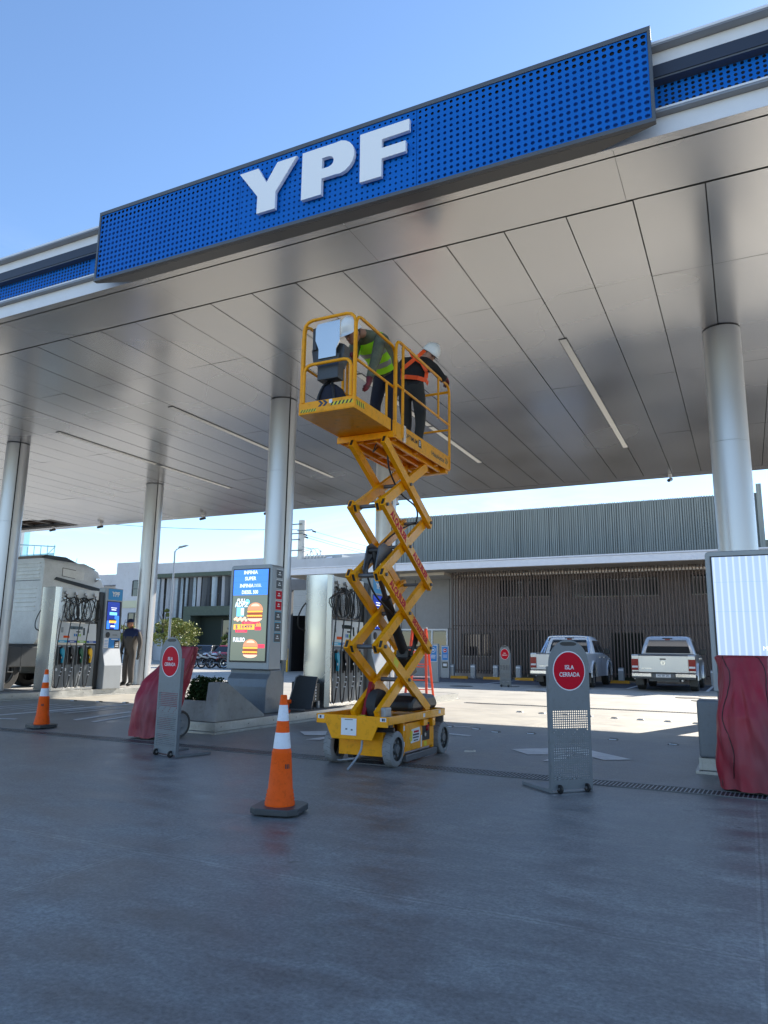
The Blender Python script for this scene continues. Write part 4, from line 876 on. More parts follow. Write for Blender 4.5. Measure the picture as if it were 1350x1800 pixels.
pieces([lambda b: hazard(b, -3.80, -3.62, 3.42, 3.45, 5.80), lambda b: hazard(b, -3.46, -3.21, 3.455, 3.49, 5.80), lambda b: hazard(b, 5.83, 6.0, 3.44, 3.49, XPR - .022, 'x')], 'hazard_stripes', LIFT, TL)
def chev(b):
    b.use('navy')
    for x in (-3.60, -3.55): b.add([(x, 5.7985, 3.52), (x + .03, 5.7985, 3.52), (x + .06, 5.7985, 3.49), (x + .03, 5.7985, 3.46), (x, 5.7985, 3.46), (x + .03, 5.7985, 3.49)], [(0, 1, 2, 5), (5, 2, 3, 4)])
def opt(b):
    b.use('black').text('OPTIMUM', (XPR + .0015, 7.08, 3.435), (0, 1, 0), (0, 0, 1), .05, .33, 0, .02); b.prism([(7.27, 3.395), (7.36, 3.395), (7.34, 3.485), (7.275, 3.485)], 'x', XPR + .0005, XPR + .0015)
    b.use('white').text('8', (XPR + .003, 7.31, 3.44), (0, 1, 0), (0, 0, 1), .06, .035, 0, .02)
def hau(b):
    b.use('black').text('Haulotte', (XPR + .0015, 7.86, 3.425), (0, 1, 0), (0, 0, 1), .055, .40, 0, .02)
    for y in (8.09, 8.13): b.add([(XPR + .0015, y, 3.47), (XPR + .0015, y + .02, 3.47), (XPR + .0015, y + .05, 3.435), (XPR + .0015, y + .02, 3.40), (XPR + .0015, y, 3.40), (XPR + .0015, y + .03, 3.435)], [(0, 1, 2, 5), (5, 2, 3, 4)])
pieces([chev, opt, hau], 'lettering', LIFT, TL); pieces([lambda b: b.use('white').box(-3.475, -3.44, 5.7975, 5.7988, 3.48, 3.52)], 'label_plate', LIFT, TL)
def rail(pts, r_=.017, name='guardrail'): return ladd(W('yellow').tube(pts, r_, 8), name, smooth=60)
def rr(p, q, c=.09):      # rounded rect path over two posts p(bottom,top),...
    pass
zt, zm = 4.37, 3.91
def hoop(A, B, z0, z1, c=.10):
    A, B = Vector(A), Vector(B); d = (B - A).normalized(); P_ = [Vector((A.x, A.y, z0)), Vector((A.x, A.y, z1 - c))]
    for a in (30, 60): P_.append(Vector((A.x, A.y, z1 - c)) + d * c * (1 - math.cos(R(a))) + Vector((0, 0, c * math.sin(R(a)))))
    P_.append(Vector((A.x, A.y, z1)) + d * c); P_.append(Vector((B.x, B.y, z1)) - d * c)
    for a in (60, 30): P_.append(Vector((B.x, B.y, z1 - c)) - d * c * (1 - math.cos(R(a))) + Vector((0, 0, c * math.sin(R(a)))))
    P_ += [Vector((B.x, B.y, z1 - c)), Vector((B.x, B.y, z0))]; return P_
xl, xr = XPL + .04, XPR - .04
rail(hoop((xl, 5.815, 0), (xr, 5.815, 0), 3.42, zt + .02)); rail(hoop((xl + .03, 5.80, 0), (xr - .03, 5.80, 0), 3.52, zm, .08))
rail([(xl - .015, 5.83, 3.42), (xl - .015, 5.83, 4.22)])
for x in (xl, xr): rail(hoop((x, 5.83, 0), (x, 6.72, 0), 3.42, zt)); rail([(x, 5.83, zm), (x, 6.70, zm)], .014); rail([(x, 6.52, 3.42), (x, 6.52, zm)], .014)
for x in (XPL + .02, XPR - .0): rail(hoop((x, 6.66, 0), (x, 8.24, 0), 3.36, zt + .07)); rail([(x, 6.66, zm + .02), (x, 8.24, zm + .02)], .014); rail([(x, 6.84, 3.38), (x, 6.84, zt + .05)], .017); rail([(x, 7.87, zm), (x, 7.87, zt + .07)], .014)
rail([(XPL + .02, 8.24, zt + .0), (XPR, 8.24, zt + .0)]); rail([(XPL + .02, 8.24, zm - .04), (XPR, 8.24, zm - .04)], .014)
ladd(W('stainless').box(XPR + .001, XPR + .018, 6.84, 6.90, 3.34, 3.52), 'latch_plate')
b = W('charcoal').box(-3.66, -3.42, 5.86, 5.98, 3.76, 4.02).prism([(-3.74, 3.98), (-3.66, 3.9), (-3.43, 3.9), (-3.38, 4.02), (-3.38, 4.12), (-3.72, 4.25), (-3.76, 4.1)], 'y', 5.90, 6.02).box(-3.74, -3.69, 5.88, 6.0, 4.1, 4.34)
ladd(b, 'control_box', bevel=.01)
ladd(W('stainless').prism([(-3.64, 3.98), (-3.44, 3.98), (-3.44, 4.06), (-3.40, 4.14), (-3.40, 4.37), (-3.66, 4.35), (-3.68, 4.30), (-3.68, 4.18), (-3.64, 4.08)], 'y', 5.842, 5.855), 'control_guard')
# ================================================================== BACKPACK
BP = T('backpack', 'black backpack lying on the lift extension deck behind the control box', 'backpack', (-3.56, 5.98, 3.413))
bb = MB('navycloth'); rings = []
for z, ax, ay, ox in ((0, .15, .09, 0), (.08, .16, .10, 0), (.2, .14, .10, .01), (.28, .10, .085, .01), (.32, .05, .05, .01)):
    rings.append([(ox + ax * (abs(math.cos(a)) ** .6) * (1 if math.cos(a) > 0 else -1), ay * (abs(math.sin(a)) ** .6) * (1 if math.sin(a) > 0 else -1), z) for a in [2 * math.pi * k / 20 for k in range(20)]])
bb.loft(rings).build('bag', BP, smooth=70)
MB('black').tube([(-.06, -.1, .02), (-.08, -.12, .15), (-.04, -.08, .3), (0, -.03, .34)], .014, 6, True).tube([(.09, -.1, .02), (.1, -.12, .15), (.06, -.08, .3), (.02, -.03, .34)], .014, 6, True).build('strap', BP)
MB('tail').sph((-.14, -.08, .03), .03, .03, .03).build('tag', BP)
# ================================================================== LADDER, TOOLS, PARTS ON THE ISLAND
LD = T('step_ladder', 'orange red fibreglass step ladder standing behind the scissor lift', 'ladder', (-6.32, 14.6, 0), R(12))
tp = 1.62
for sx in (-1, 1): MB('ladder').beam((sx * .24, -.36, 0), (sx * .14, -.03, tp), .05, .03, (0, 1, 0)).build('rail', LD); MB('ladder').beam((sx * .26, .40, 0), (sx * .14, .05, tp), .045, .025, (0, 1, 0)).build('rail', LD)
for k in range(5): z = .27 * (k + 1); u = z / tp; w_ = .24 - .1 * u; MB('greylite' if k == 0 else 'ladder').box(-w_, w_, -.36 + .33 * u - .035, -.36 + .33 * u + .035, z, z + .02).build('step', LD); MB('reflect' if k == 1 else 'ladder').box(-w_ - .01, w_ + .01, .40 - .35 * u, .40 - .35 * u + .02, z + .05, z + .07).build('brace', LD)
MB('greylite').box(-.17, .17, -.07, .09, tp, tp + .03).build('top_cap', LD, bevel=.005)
t = T('service_panel', 'dark sheet metal panel leaning behind the column of the middle island', 'metal panel', (-6.86, 10.62, .15), R(10))
pn = MB('charcoal'); pn.T = Matrix.Rotation(R(-16), 4, 'X'); pn.prism([(-.12, 0), (.30, 0), (.34, .56), (.02, .58), (-.04, .54)], 'y', 0, .02); pn.use('greylite').prism([(-.14, 0), (-.12, 0), (-.04, .54), (.02, .58), (.02, .60), (-.06, .55)], 'y', -.003, .015); pn.build('panel', t)
t = T('equipment_box', 'open dark equipment box with cables at the foot of the middle fuel pump', 'equipment box', (-6.80, 11.0, .15), R(4))
MB('charcoal').box(-.36, -.02, 0, .22, .0, .44).use('black').box(-.019, .08, .01, .21, .1, .42).build('housing', t, bevel=.008)
q = MB('white')
for k in range(5): q.box(.081, .084, .05, .08, .14 + .05 * k, .17 + .05 * k)
q.use('greylite').box(.07, .1, .12, .19, .0, .12); q.build('terminal_strip', t)
MB('blackp').sph((-.15, .1, .47), .15, .07, .035).build('handset', t)
t = T('cordless_drill', 'small orange cordless drill standing on the middle island kerb', 'drill', (-6.62, 10.05, .15), R(30))
MB('orange').box(-.045, .045, -.035, .035, 0, .045).prism([(-.025, .045), (.02, .045), (.03, .15), (-.02, .15)], 'y', -.018, .018).use('blackp').box(-.03, .03, -.025, .025, .046, .06).build('handle', t, bevel=.006)
MB('orange').cyl((-.06, 0, .175), (.06, 0, .175), .03, n=14).use('blackp').cyl((.06, 0, .175), (.11, 0, .175), .02, .012, n=12).build('motor_body', t)
t = T('metal_tray', 'flat dark metal tray lying on the middle island beside the drill', 'tray', (-6.75, 10.55, .151), R(8))
MB('charcoal').box(-.2, .22, -.2, .2, 0, .012).use('plastgrey').box(-.2, .22, -.2, -.19, .012, .04).box(-.2, .22, .19, .2, .012, .04).build('sheet', t)
t = T('debris', 'small scrap of bent metal lying on the floor right of the lift', 'scrap', (-2.98, 8.35, 0), R(20))
MB('steel').box(-.05, .06, -.004, .004, 0, .012).box(.05, .08, -.02, .02, .0, .016).build('scrap_metal', t)
# ================================================================== STORE BUILDING
SB = T('store_building', 'long low station building with a brown slatted front, white band and green grey upper screen', 'building', (-8, 34, 0))
def S(m_): b = MB(m_); b.T = Matrix.Translation(Vector((8, -34, 0))); return b
def sadd(b, name, **k): return b.build(name, SB, **k)
sadd(S('brownwall').box(-12.42, 9.0, 33.5, 33.7, 0, 4.75), 'wall')
sadd(S('wallpanel').box(-16.4, -12.43, 34.0, 34.2, 0, 5.0), 'wall'); g = S('groove')
for x in (-15.7, -14.95, -13.1): g.box(x, x + .02, 33.99, 34.0, 2.3, 5.0)
g.box(-16.4, -12.43, 33.99, 34.0, 2.26, 2.29); sadd(g, 'wall_joint')
sadd(S('wallgrey').box(-22.9, -22.4, 34.0, 34.2, 0, 5.0).box(-20.0, -16.41, 34.0, 34.2, 0, 5.0).box(-22.4, -20.0, 34.0, 34.2, 4.4, 5.0), 'wall')
sadd(S('white').box(-21.2, 9.3, 31.0, 31.15, 4.87, 5.17).box(-21.2, 9.3, 30.96, 31.15, 5.18, 5.24), 'roof_band')
sadd(S('beige').box(-21.1, 9.2, 31.16, 34.0, 4.86, 4.9).use('lightbox').box(-14.9, -12.6, 32.0, 33.9, 4.72, 4.855), 'soffit')
sadd(S('plastgrey').box(-21.1, 9.2, 31.2, 44, 5.0, 5.15), 'roof')
# slatted front
sl_ = S('brown'); x = -12.36; random.seed(2)
while x < 6.5:
    sl_.box(x, x + .045, 32.42, 32.52, .22, 4.86); x += .135
for z in (.32, 2.35, 4.55): sl_.box(-12.4, 6.5, 32.521, 32.56, z, z + .05)
for x in (-12.42, -8.55, -4.75, -2.62, 1.4): sl_.use('brown').box(x - .02, x + .02, 32.561, 32.60, .1, 4.8)
sadd(sl_, 'slat_screen')
for (x0, x1, z0, z1) in ((-10.3, -9.2, 3.75, 4.5), (-8.95, -7.95, 3.75, 4.5), (-6.9, -3.25, 3.70, 4.45), (-1.9, -.2, 3.72, 4.5), (-12.2, -10.8, 1.0, 2.0)):
    f = sadd(S('glass').box(x0, x1, 33.46, 33.499, z0, z1), 'window'); fb_ = S('lightbox').box(x0 - .03, x1 + .03, 33.44, 33.47, z0 - .05, z0 - .001).use('charcoal').box(x0 - .04, x0, 33.45, 33.499, z0, z1).box(x1, x1 + .04, 33.45, 33.499, z0, z1).box(x0 - .04, x1 + .04, 33.45, 33.499, z1, z1 + .04)
    for k in range(1, 3): xx = x0 + (x1 - x0) * k / 3; fb_.box(xx - .02, xx + .02, 33.44, 33.455, z0, z1)
    fb_.build('window_frame', f)
gd = S('greendark').box(-5.25, -4.0, 33.45, 33.499, .05, 2.05); d_ = sadd(gd, 'door'); S('charcoal').box(-5.32, -5.25, 33.42, 33.499, .05, 2.1).box(-4.0, -3.93, 33.42, 33.499, .05, 2.1).box(-5.25, -4.0, 33.42, 33.499, 2.05, 2.1).build('door_frame', d_)
d_ = sadd(S('charcoal').box(-9.9, -7.9, 33.45, 33.499, .05, 2.2), 'door'); S('lightbox').box(-9.1, -9.06, 33.44, 33.45, .1, 2.15).box(-9.92, -9.88, 33.44, 33.45, .1, 2.15).box(-7.92, -7.88, 33.44, 33.45, .1, 2.15).box(-8.6, -8.56, 33.44, 33.45, .1, 2.15).build('door_frame', d_)
f = sadd(S('glass').box(-15.9, -13.2, 33.96, 33.985, 1.05, 2.15), 'window'); fb_ = S('white')
for x in (-15.9, -14.9, -14.0, -13.2): fb_.box(x - .04, x + .04, 33.93, 33.96, 1.0, 2.2)
fb_.box(-15.94, -13.16, 33.93, 33.959, 2.2, 2.28).box(-15.94, -13.16, 33.93, 33.959, .95, 1.0); fb_.build('window_frame', f)
sh = S('greylite')
for k in range(14): sh.box(-22.3, -20.05, 34.05 - .01 * (k % 2), 34.08, 3.0 + .1 * k, 3.092 + .1 * k)
sadd(sh, 'roller_shutter'); sadd(S('dark').box(-22.4, -20.0, 36.0, 36.1, 0, 4.4).box(-22.45, -22.4, 34.2, 36, 0, 4.4).box(-20.0, -19.95, 34.2, 36, 0, 4.4), 'workshop_interior')
# upper screen
ub = S('greenback').box(-16.2, .80, 34.1, 34.3, 5.15, 8.0).box(-16.2, -16.0, 34.3, 42, 5.15, 8.0); sadd(ub, 'upper_wall')
us = S('greenslat'); x = -16.2; random.seed(4)
while x < .72: 
    dd = random.choice((0, 0, .02, .04)); us.box(x, x + .06, 34.02 + dd, 34.09, 5.2, 8.02); x += random.choice((.09, .09, .11))
us.box(.80, 1.0, 33.9, 34.1, 5.2, 8.35); sadd(us, 'upper_screen')
sadd(S('greenback').box(-14.2, 1.2, 33.975, 33.979, 5.2, 5.9) if 0 else S('greenback').box(-14.2, 1.2, 34.35, 34.4, 5.2, 6.0), 'parapet')
RB = T('rear_building', 'plain pale grey parapet building behind the station store', 'building', (-24, 44, 0))
MB('whitewall').box(-5, 9.5, 0, 8, 0, 7.55).build('wall', RB); MB('greylite').box(-5, -1.5, 1, 7, 7.55, 7.9).build('parapet', RB)
SB2 = T('workshop_stand', 'yellow tubular guard rail in front of the workshop door', 'guard rail', (-22.3, 33.2, 0))
MB('yellowp').tube([(-.25, 0, 0), (-.25, 0, 1.2), (.3, 0, 1.2), (.3, 0, 0)], .05, 8).build('rail_tube', SB2)
t = T('workshop_cart', 'dark tool trolley standing in the open workshop doorway', 'trolley', (-21.0, 34.6, 0)); MB('greymetal').box(-.3, .3, -.25, .25, .1, .15).box(-.3, .3, -.25, .25, .8, .85).use('charcoal').box(-.28, -.1, -.2, .2, .15, .8).use('steel').tube([(.3, 0, .2), (.32, 0, 1.2), (.2, 0, 1.4)], .02).build('shelf_frame', t)
# information posts, bollards, wheel stops
def infopost(loc, label, kind):
    t = T('information_post', label, 'information post', loc)
    MB('greylite').box(-.20, .20, 0, .14, 0, 1.45).build('post_body', t, bevel=.02)
    b = MB('white').box(-.16, .16, -.008, -.001, .78, 1.40).use('signblue').box(-.145, .145, -.011, -.0085, .795, 1.385)
    b.use('white').prism([(.1 * math.cos(R(a)), 1.22 + .1 * math.sin(R(a))) for a in range(0, 360, 20)], 'y', -.013, -.0115).use('red' if kind else 'signblue').prism([(.085 * math.cos(R(a)), 1.22 + .085 * math.sin(R(a))) for a in range(0, 360, 20)], 'y', -.015, -.0135)
    b.use('white').box(-.06, .05, -.017, -.0155, 1.20, 1.24).box(-.1, .1, -.013, -.0115, 1.01, 1.03).box(-.09, .09, -.013, -.0115, .96, .98).box(-.09, .09, -.013, -.0115, .91, .93); b.build('notice', t)
    if kind: MB('lcd').box(-.13, .13, -.01, -.001, .45, .70).use('white').box(-.09, .09, -.012, -.0105, .52, .64).build('instruction_panel', t)
infopost((-10.75, 26.2, 0), 'grey post with a blue camera notice, nearest the scissor lift', 0)
infopost((-12.35, 31.5, 0), 'grey post with a blue notice carrying a red ring at the building corner', 1)
def bollard(x, y, label):
    t = T('bollard', label, 'bollard', (x, y, 0), 0, 'short grey bollards in front of the parking bays')
    MB('greylite').prism([(.11, 0), (.11, .62)] + [(-.11, .62), (-.11, 0)], 'y', -.11, .11).build('bollard_body', t, bevel=.03); MB('white').box(-.1, .1, -.114, -.111, .5, .56).build('reflector', t)
for x, lb in ((-12.1, 'short grey bollard right beside the post with the red ring notice'), (-11.09, 'short grey bollard between the information posts and the far sign stand'), (-10.04, 'short grey bollard just left of the far sign stand'), (-9.01, 'short grey bollard just right of the far sign stand'), (-4.71, 'short grey bollard between the two pickups'), (-1.25, 'short grey bollard right of the silver pickup')): bollard(x, 31.75, lb)
def stop(x, label):
    t = T('wheel_stop', label, 'wheel stop', (x, 31.2, 0), 0, 'yellow wheel stops in the parking bays'); MB('wheelstop').prism([(-.40, 0), (.40, 0), (.38, .12), (-.38, .12)], 'y', 0, .18).build('stop_body', t, bevel=.015)
for x, lb in ((-11.59, 'yellow wheel stop nearest the information posts'), (-10.07, 'yellow wheel stop left of the far sign stand'), (-8.63, 'yellow wheel stop between the far sign stand and the white pickup'), (-4.73, 'yellow wheel stop between the two pickups')): stop(x, lb)
# ================================================================== PICKUPS
def wheel(par, x, y, r_, w_, side, rim='steel', name='wheel'):
    b = MB('tyre').lathe([(r_ * .66, -w_ / 2), (r_ * .93, -w_ / 2), (r_, -w_ / 2 + .03), (r_, w_ / 2 - .03), (r_ * .93, w_ / 2), (r_ * .66, w_ / 2)], (x, y, r_), 'x', n=28, caps=False)
    o = b.build(name, par, smooth=40); f = MB('dark').lathe([(r_ * .66, w_ / 2 - .07), (.02, w_ / 2 - .09)] if side > 0 else [(r_ * .66, -w_ / 2 + .07), (.02, -w_ / 2 + .09)], (x, y, r_), 'x', n=24)
    f.use(rim); q = side * (w_ / 2 - .04)
    for k in range(5): a = 2 * math.pi * k / 5; f.beam((x + q, y + .04 * math.cos(a), r_ + .04 * math.sin(a)), (x + q, y + r_ * .62 * math.cos(a), r_ + r_ * .62 * math.sin(a)), .02, .075, (1, 0, 0))
    f.lathe([(r_ * .60, q - .01), (r_ * .66, q + .012), (r_ * .68, q)], (x, y, r_), 'x', n=24, caps=False).lathe([(.05, q - .01), (.045, q + .02)], (x, y, r_), 'x', n=12); f.build('rim', o)
def pickup(loc, paint, label, rollbar, plate):
    t = T('pickup_truck', label, 'pickup truck', loc)
    ya, yf, ra = 1.30, 4.42, .47
    prof = [(.05, .55), (.0, .62), (.0, 1.12), (.03, 1.16), (1.78, 1.17), (3.75, 1.13), (4.3, 1.08), (4.95, .97), (5.2, .80), (5.24, .5), (yf + ra, .42)] + [(yf + ra * math.cos(R(a)), .40 + ra * math.sin(R(a))) for a in range(0, 181, 15)] + [(yf - ra, .36), (ya + ra, .36)] + [(ya + ra * math.cos(R(a)), .40 + ra * math.sin(R(a))) for a in range(0, 181, 15)] + [(ya - ra, .50)]
    rings = []
    for x_, sc_ in ((-.95, .965), (-.965, .985), (-.93, 1.0), (.93, 1.0), (.965, .985), (.95, .965)):
        rings.append([(x_, y, z if z < .62 else .62 + (z - .62) * (1 if abs(x_) > .94 else 1.015)) for y, z in prof])
    b = MB(paint); n = len(prof)
    hs = [(-.965, .4), (-.955, .7), (-.93, 1.17), (.93, 1.17), (.955, .7), (.965, .4)]
    b.prism(prof, 'x', -.955, .955); b.build('body', t, bevel=.045, seg=3, smooth=35)
    fl = MB(paint)
    for s_ in (-1, 1):
        for yc in (ya, yf):
            ring_o = [(yc + (ra + .075) * math.cos(R(a)), .40 + (ra + .075) * math.sin(R(a))) for a in range(-5, 186, 10)]; ring_i = [(yc + ra * .99 * math.cos(R(a)), .40 + ra * .99 * math.sin(R(a))) for a in range(-5, 186, 10)]
            m_ = len(ring_o); V = [(s_ * .957, y, z) for y, z in ring_o] + [(s_ * .995, yc + (y - yc) * .97, .4 + (z - .4) * .97) for y, z in ring_o] + [(s_ * .995, y, z) for y, z in ring_i] + [(s_ * .90, y, z) for y, z in ring_i]
            fl.add(V, [(r0 * m_ + i, r0 * m_ + i + 1, (r0 + 1) * m_ + i + 1, (r0 + 1) * m_ + i) for r0 in range(3) for i in range(m_ - 1)])
    fl.build('wheel_arch', t, smooth=40)
    MB('dark').box(-.75, .75, .2, 5.0, .45, .62).box(-.93, .93, ya - .45, ya + .45, .5, .80).box(-.9, .9, yf - .44, yf + .44, .5, .8).use('plastgrey').box(-.45, .45, .1, .9, .32, .46).cyl((-.2, .35, .38), (-.2, .35, .5), .3, n=18).box(-.6, .6, 1.2, 1.35, .33, .43).use('steel').cyl((.55, .0, .36), (.55, .5, .36), .03, n=8).build('underbody', t)
    # cab : loft of rounded rings along z
    def cring(z, y0, y1, hw, c_):
        return [(-hw + c_, y0, z), (hw - c_, y0, z), (hw - c_ * .3, y0 + c_ * .3, z), (hw, y0 + c_, z), (hw, y1 - c_, z), (hw - c_ * .3, y1 - c_ * .3, z), (hw - c_, y1, z), (-hw + c_, y1, z), (-hw + c_ * .3, y1 - c_ * .3, z), (-hw, y1 - c_, z), (-hw, y0 + c_, z), (-hw + c_ * .3, y0 + c_ * .3, z)]
    cab = MB(paint).loft([cring(1.10, 1.80, 4.15, .90, .10), cring(1.18, 1.80, 4.05, .89, .10), cring(1.45, 1.86, 3.70, .82, .11), cring(1.68, 1.93, 3.30, .745, .13), cring(1.765, 1.99, 3.10, .70, .16), cring(1.80, 2.12, 2.95, .60, .2)]); cab.build('cab', t, smooth=60)
    def py(z): return 1.80 + (z - 1.18) * (.13 / .5) - .006
    pz = lambda z, a: a[0] + (a[1] - a[0]) * (z - 1.18) / .27 if z < 1.45 else a[1] + (a[2] - a[1]) * (z - 1.45) / .23
    g = MB('glass')
    for z0, z1, w0, w1 in ((1.22, 1.45, .72, .67), (1.45, 1.66, .67, .60)): g.add([(-w0, pz(z0, (1.79, 1.85, 1.92)), z0), (w0, pz(z0, (1.79, 1.85, 1.92)), z0), (w1, pz(z1, (1.79, 1.85, 1.92)), z1), (-w1, pz(z1, (1.79, 1.85, 1.92)), z1)], [(0, 1, 2, 3)])
    g.build('rear_window', t)
    MB('black').box(-.16, .16, py(1.735) + .0, py(1.735) + .08, 1.70, 1.735).use('tail').box(-.08, .08, py(1.69) - .012, py(1.69) + .03, 1.665, 1.695).build('brake_light', t)
    for s_ in (-1, 1):
        sx = lambda z: s_ * (.89 - (z - 1.18) * (.145 / .5) + .006)
        for w_ in (((1.21, 2.02, 2.86), (1.45, 2.08, 2.84), (1.64, 2.14, 2.82)), ((1.21, 2.92, 3.82), (1.45, 2.90, 3.52), (1.64, 2.88, 3.22))):
            g = MB('glass'); P_ = [(s_ * pz(z, (.897, .827, .752)), y, z) for z, a_, b_ in w_ for y in (a_, b_)]; g.add(P_, [(0, 1, 3, 2), (2, 3, 5, 4)]); g.build('side_window', t)
        MB('blackp').prism([(-.02, -.1), (.14, -.1), (.18, .03), (.12, .1), (-.02, .08)], 'y', 3.70, 3.78).build('mirror', t, bevel=.02) if 0 else MB('blackp').box(s_ * 1.0 - .09, s_ * 1.0 + .11 * (1 if s_ > 0 else .8), 3.68, 3.78, 1.17, 1.37).box(min(s_ * .86, s_ * .98), max(s_ * .86, s_ * .98), 3.71, 3.75, 1.19, 1.23).build('mirror', t, bevel=.03, seg=3)
        for yd in (2.45, 3.4): MB('chrome').box(s_ * .958 - .006, s_ * .958 + .02 * s_ + .006, yd, yd + .16, 1.03, 1.055).build('door_handle', t, bevel=.004)
        sm_ = MB('black')
        for yy in (1.86, 2.89, 3.88): sm_.box(s_ * .9555 - .0015, s_ * .9555 + .0015, yy, yy + .008, .45, 1.14)
        sm_.build('door_gap', t)
        MB('tail').box(min(s_ * .755, s_ * .963), max(s_ * .755, s_ * .963), -.012, .12, .66, 1.02).use('reflect').box(min(s_ * .77, s_ * .95), max(s_ * .77, s_ * .95), -.014, -.0125, .74, .80).build('tail_light', t, bevel=.012)
        MB('blackp').box(s_ * .83 - .13, s_ * .83 + .13, ya - .56, ya - .54, .16, .52).build('mud_flap', t, bevel=.01)
        for yc in (ya, yf): wheel(t, s_ * .83, yc, .375, .25, s_)
    tg = MB(paint).box(-.745, .745, -.03, .005, .60, 1.12); tgo = tg.build('tailgate', t, bevel=.012)
    MB('black').box(-.75, .75, -.02, .02, 1.125, 1.15).box(-.75, .75, -.02, .0, .575, .597).box(-.09, .09, -.034, -.031, 1.00, 1.04).build('tailgate_trim', tgo)
    em = MB('chrome')
    em.lathe([(.052, -.034), (.052, -.040), (.064, -.040), (.064, -.034)], (.0, 0, .90), 'y', n=24, caps=False)
    for p, q in (((-.03, .938), (-.012, .905)), ((-.012, .905), (0, .925)), ((0, .925), (.012, .905)), ((.012, .905), (.03, .938)), ((-.046, .92), (-.022, .86)), ((-.022, .86), (0, .898)), ((0, .898), (.022, .86)), ((.022, .86), (.046, .92))):
        em.beam((p[0], -.037, p[1]), (q[0], -.037, q[1]), .004, .010, (0, 1, 0))
    em.text('AMAROK', (-.50, -.0325, .72), (1, 0, 0), (0, 0, 1), .035, .3, 0, .01); em.text('V6', (.6, -.0325, .68), (1, 0, 0), (0, 0, 1), .03, .06, 0, .0); em.build('emblem', tgo)
    bp = MB('chrome').box(-.96, -.36, -.12, -.02, .45, .57).box(.36, .96, -.12, -.02, .45, .57).use('plastgrey').box(-.359, .359, -.10, -.02, .43, .55).box(-.94, .94, -.08, .0, .40, .4495); bpo = bp.build('rear_bumper', t, bevel=.02)
    MB('white').box(-.22, .22, -.108, -.1015, .45, .56).use('navy').text(plate, (0, -.110, .50), (1, 0, 0), (0, 0, 1), .06, .36, 0, .015).box(-.21, .21, -.1095, -.1085, .543, .555).build('licence_plate', bpo)
    if rollbar:
        for yb in (1.50, 1.15): MB('chrome').tube([(-.84, yb - .45, 1.17), (-.80, yb - .1, 1.42), (-.72, yb + .1, 1.66), (-.55, yb + .14, 1.76), (.55, yb + .14, 1.76), (.72, yb + .1, 1.66), (.80, yb - .1, 1.42), (.84, yb - .45, 1.17)] if yb > 1.2 else [(-.80, 1.25, 1.17), (-.70, 1.6, 1.6)], .032, 10, True).build('roll_bar', t, smooth=60)
        MB('chrome').tube([(.80, 1.25, 1.17), (.70, 1.6, 1.6)], .028, 8).build('roll_bar', t)
    else: MB('black').box(-.86, .86, .06, 1.78, 1.165, 1.185).build('bed_cover', t, bevel=.008)
    return t
pickup((-5.85, 25.5, 0), 'paintwhite', 'white double cab pickup with chrome roll bar parked facing the slatted wall', True, 'AF 204 KM')
pickup((-2.46, 25.35, 0), 'paintsilver', 'silver double cab pickup parked facing the slatted wall at right', False, 'AG 331 ZC')
# ================================================================== TRUCK
TR = T('truck', 'white truck tractor unit refuelling behind the left fuel pump', 'truck', (-17.9, 13.35, 0)); TR.scale = (1, 1, .975)
def tring(y, hw, z0, z1, c_): return [(-hw + c_, y, z0), (hw - c_, y, z0), (hw, y, z0 + c_), (hw, y, z1 - c_), (hw - c_ * .35, y, z1 - c_ * .3), (hw - c_, y, z1), (-hw + c_, y, z1), (-hw + c_ * .35, y, z1 - c_ * .3), (-hw, y, z1 - c_), (-hw, y, z0 + c_)]
MB('truckwhite').loft([tring(0, 1.2, 1.25, 3.52, .10), tring(.02, 1.23, 1.22, 3.55, .12), tring(1.5, 1.235, 1.1, 3.53, .14), tring(1.9, 1.23, 1.1, 3.40, .2), tring(2.25, 1.2, 1.1, 2.95, .25), tring(2.42, 1.15, 1.1, 2.2, .2)]).build('cab', TR, smooth=40)
rb = MB('truckwhite')
for k in range(5): rb.box(-1.12, 1.12, -.035, -.0005, 3.0 + .1 * k, 3.03 + .1 * k)
for k in range(6): rb.box(-1.12, -.2, -.035, -.0005, 2.0 + .14 * k, 2.03 + .14 * k); rb.box(.2, 1.05, -.035, -.0005, 2.1 + .12 * k, 2.12 + .12 * k)
rb.box(-.2, .0, -.02, -.0005, 1.6, 2.0).use('groove').box(-1.15, 1.15, -.006, -.0005, 2.93, 2.945).box(.1, .11, -.006, -.0005, 1.3, 2.9); rb.build('rear_panel_rib', TR)
MB('blackp').prism([(.35, 2.98), (.42, 3.06), (1.95, 2.86), (2.3, 2.62), (2.42, 2.3), (2.32, 2.3), (2.15, 2.6), (1.85, 2.76)], 'x', 1.232, 1.262).build('side_deflector', TR)
MB('glass').prism([(1.15, 1.95), (2.25, 1.95), (2.15, 2.55), (1.85, 2.66), (1.15, 2.72)], 'x', 1.231, 1.241).use('groove').prism([(1.1, 1.15), (1.11, 1.15), (1.11, 2.75), (1.1, 2.75)], 'x', 1.231, 1.238).build('side_window', TR)
MB('groove').prism([(.6, 3.10), (1.5, 3.02), (1.5, 3.28), (.6, 3.34)], 'x', 1.2315, 1.2335).use('truckwhite').prism([(.62, 3.115), (1.48, 3.035), (1.48, 3.265), (.62, 3.325)], 'x', 1.2336, 1.2345).build('side_panel', TR)
MB('charcoal').prism([(.0, 3.53), (.25, 3.67), (.9, 3.68), (1.35, 3.54)], 'x', -.5, 1.0).build('roof_deflector', TR, bevel=.03)
MB('charcoal').prism([(1.45, 3.52), (1.5, 3.56), (1.95, 3.44), (1.9, 3.42)], 'x', .3, 1.0).build('roof_hatch', TR)
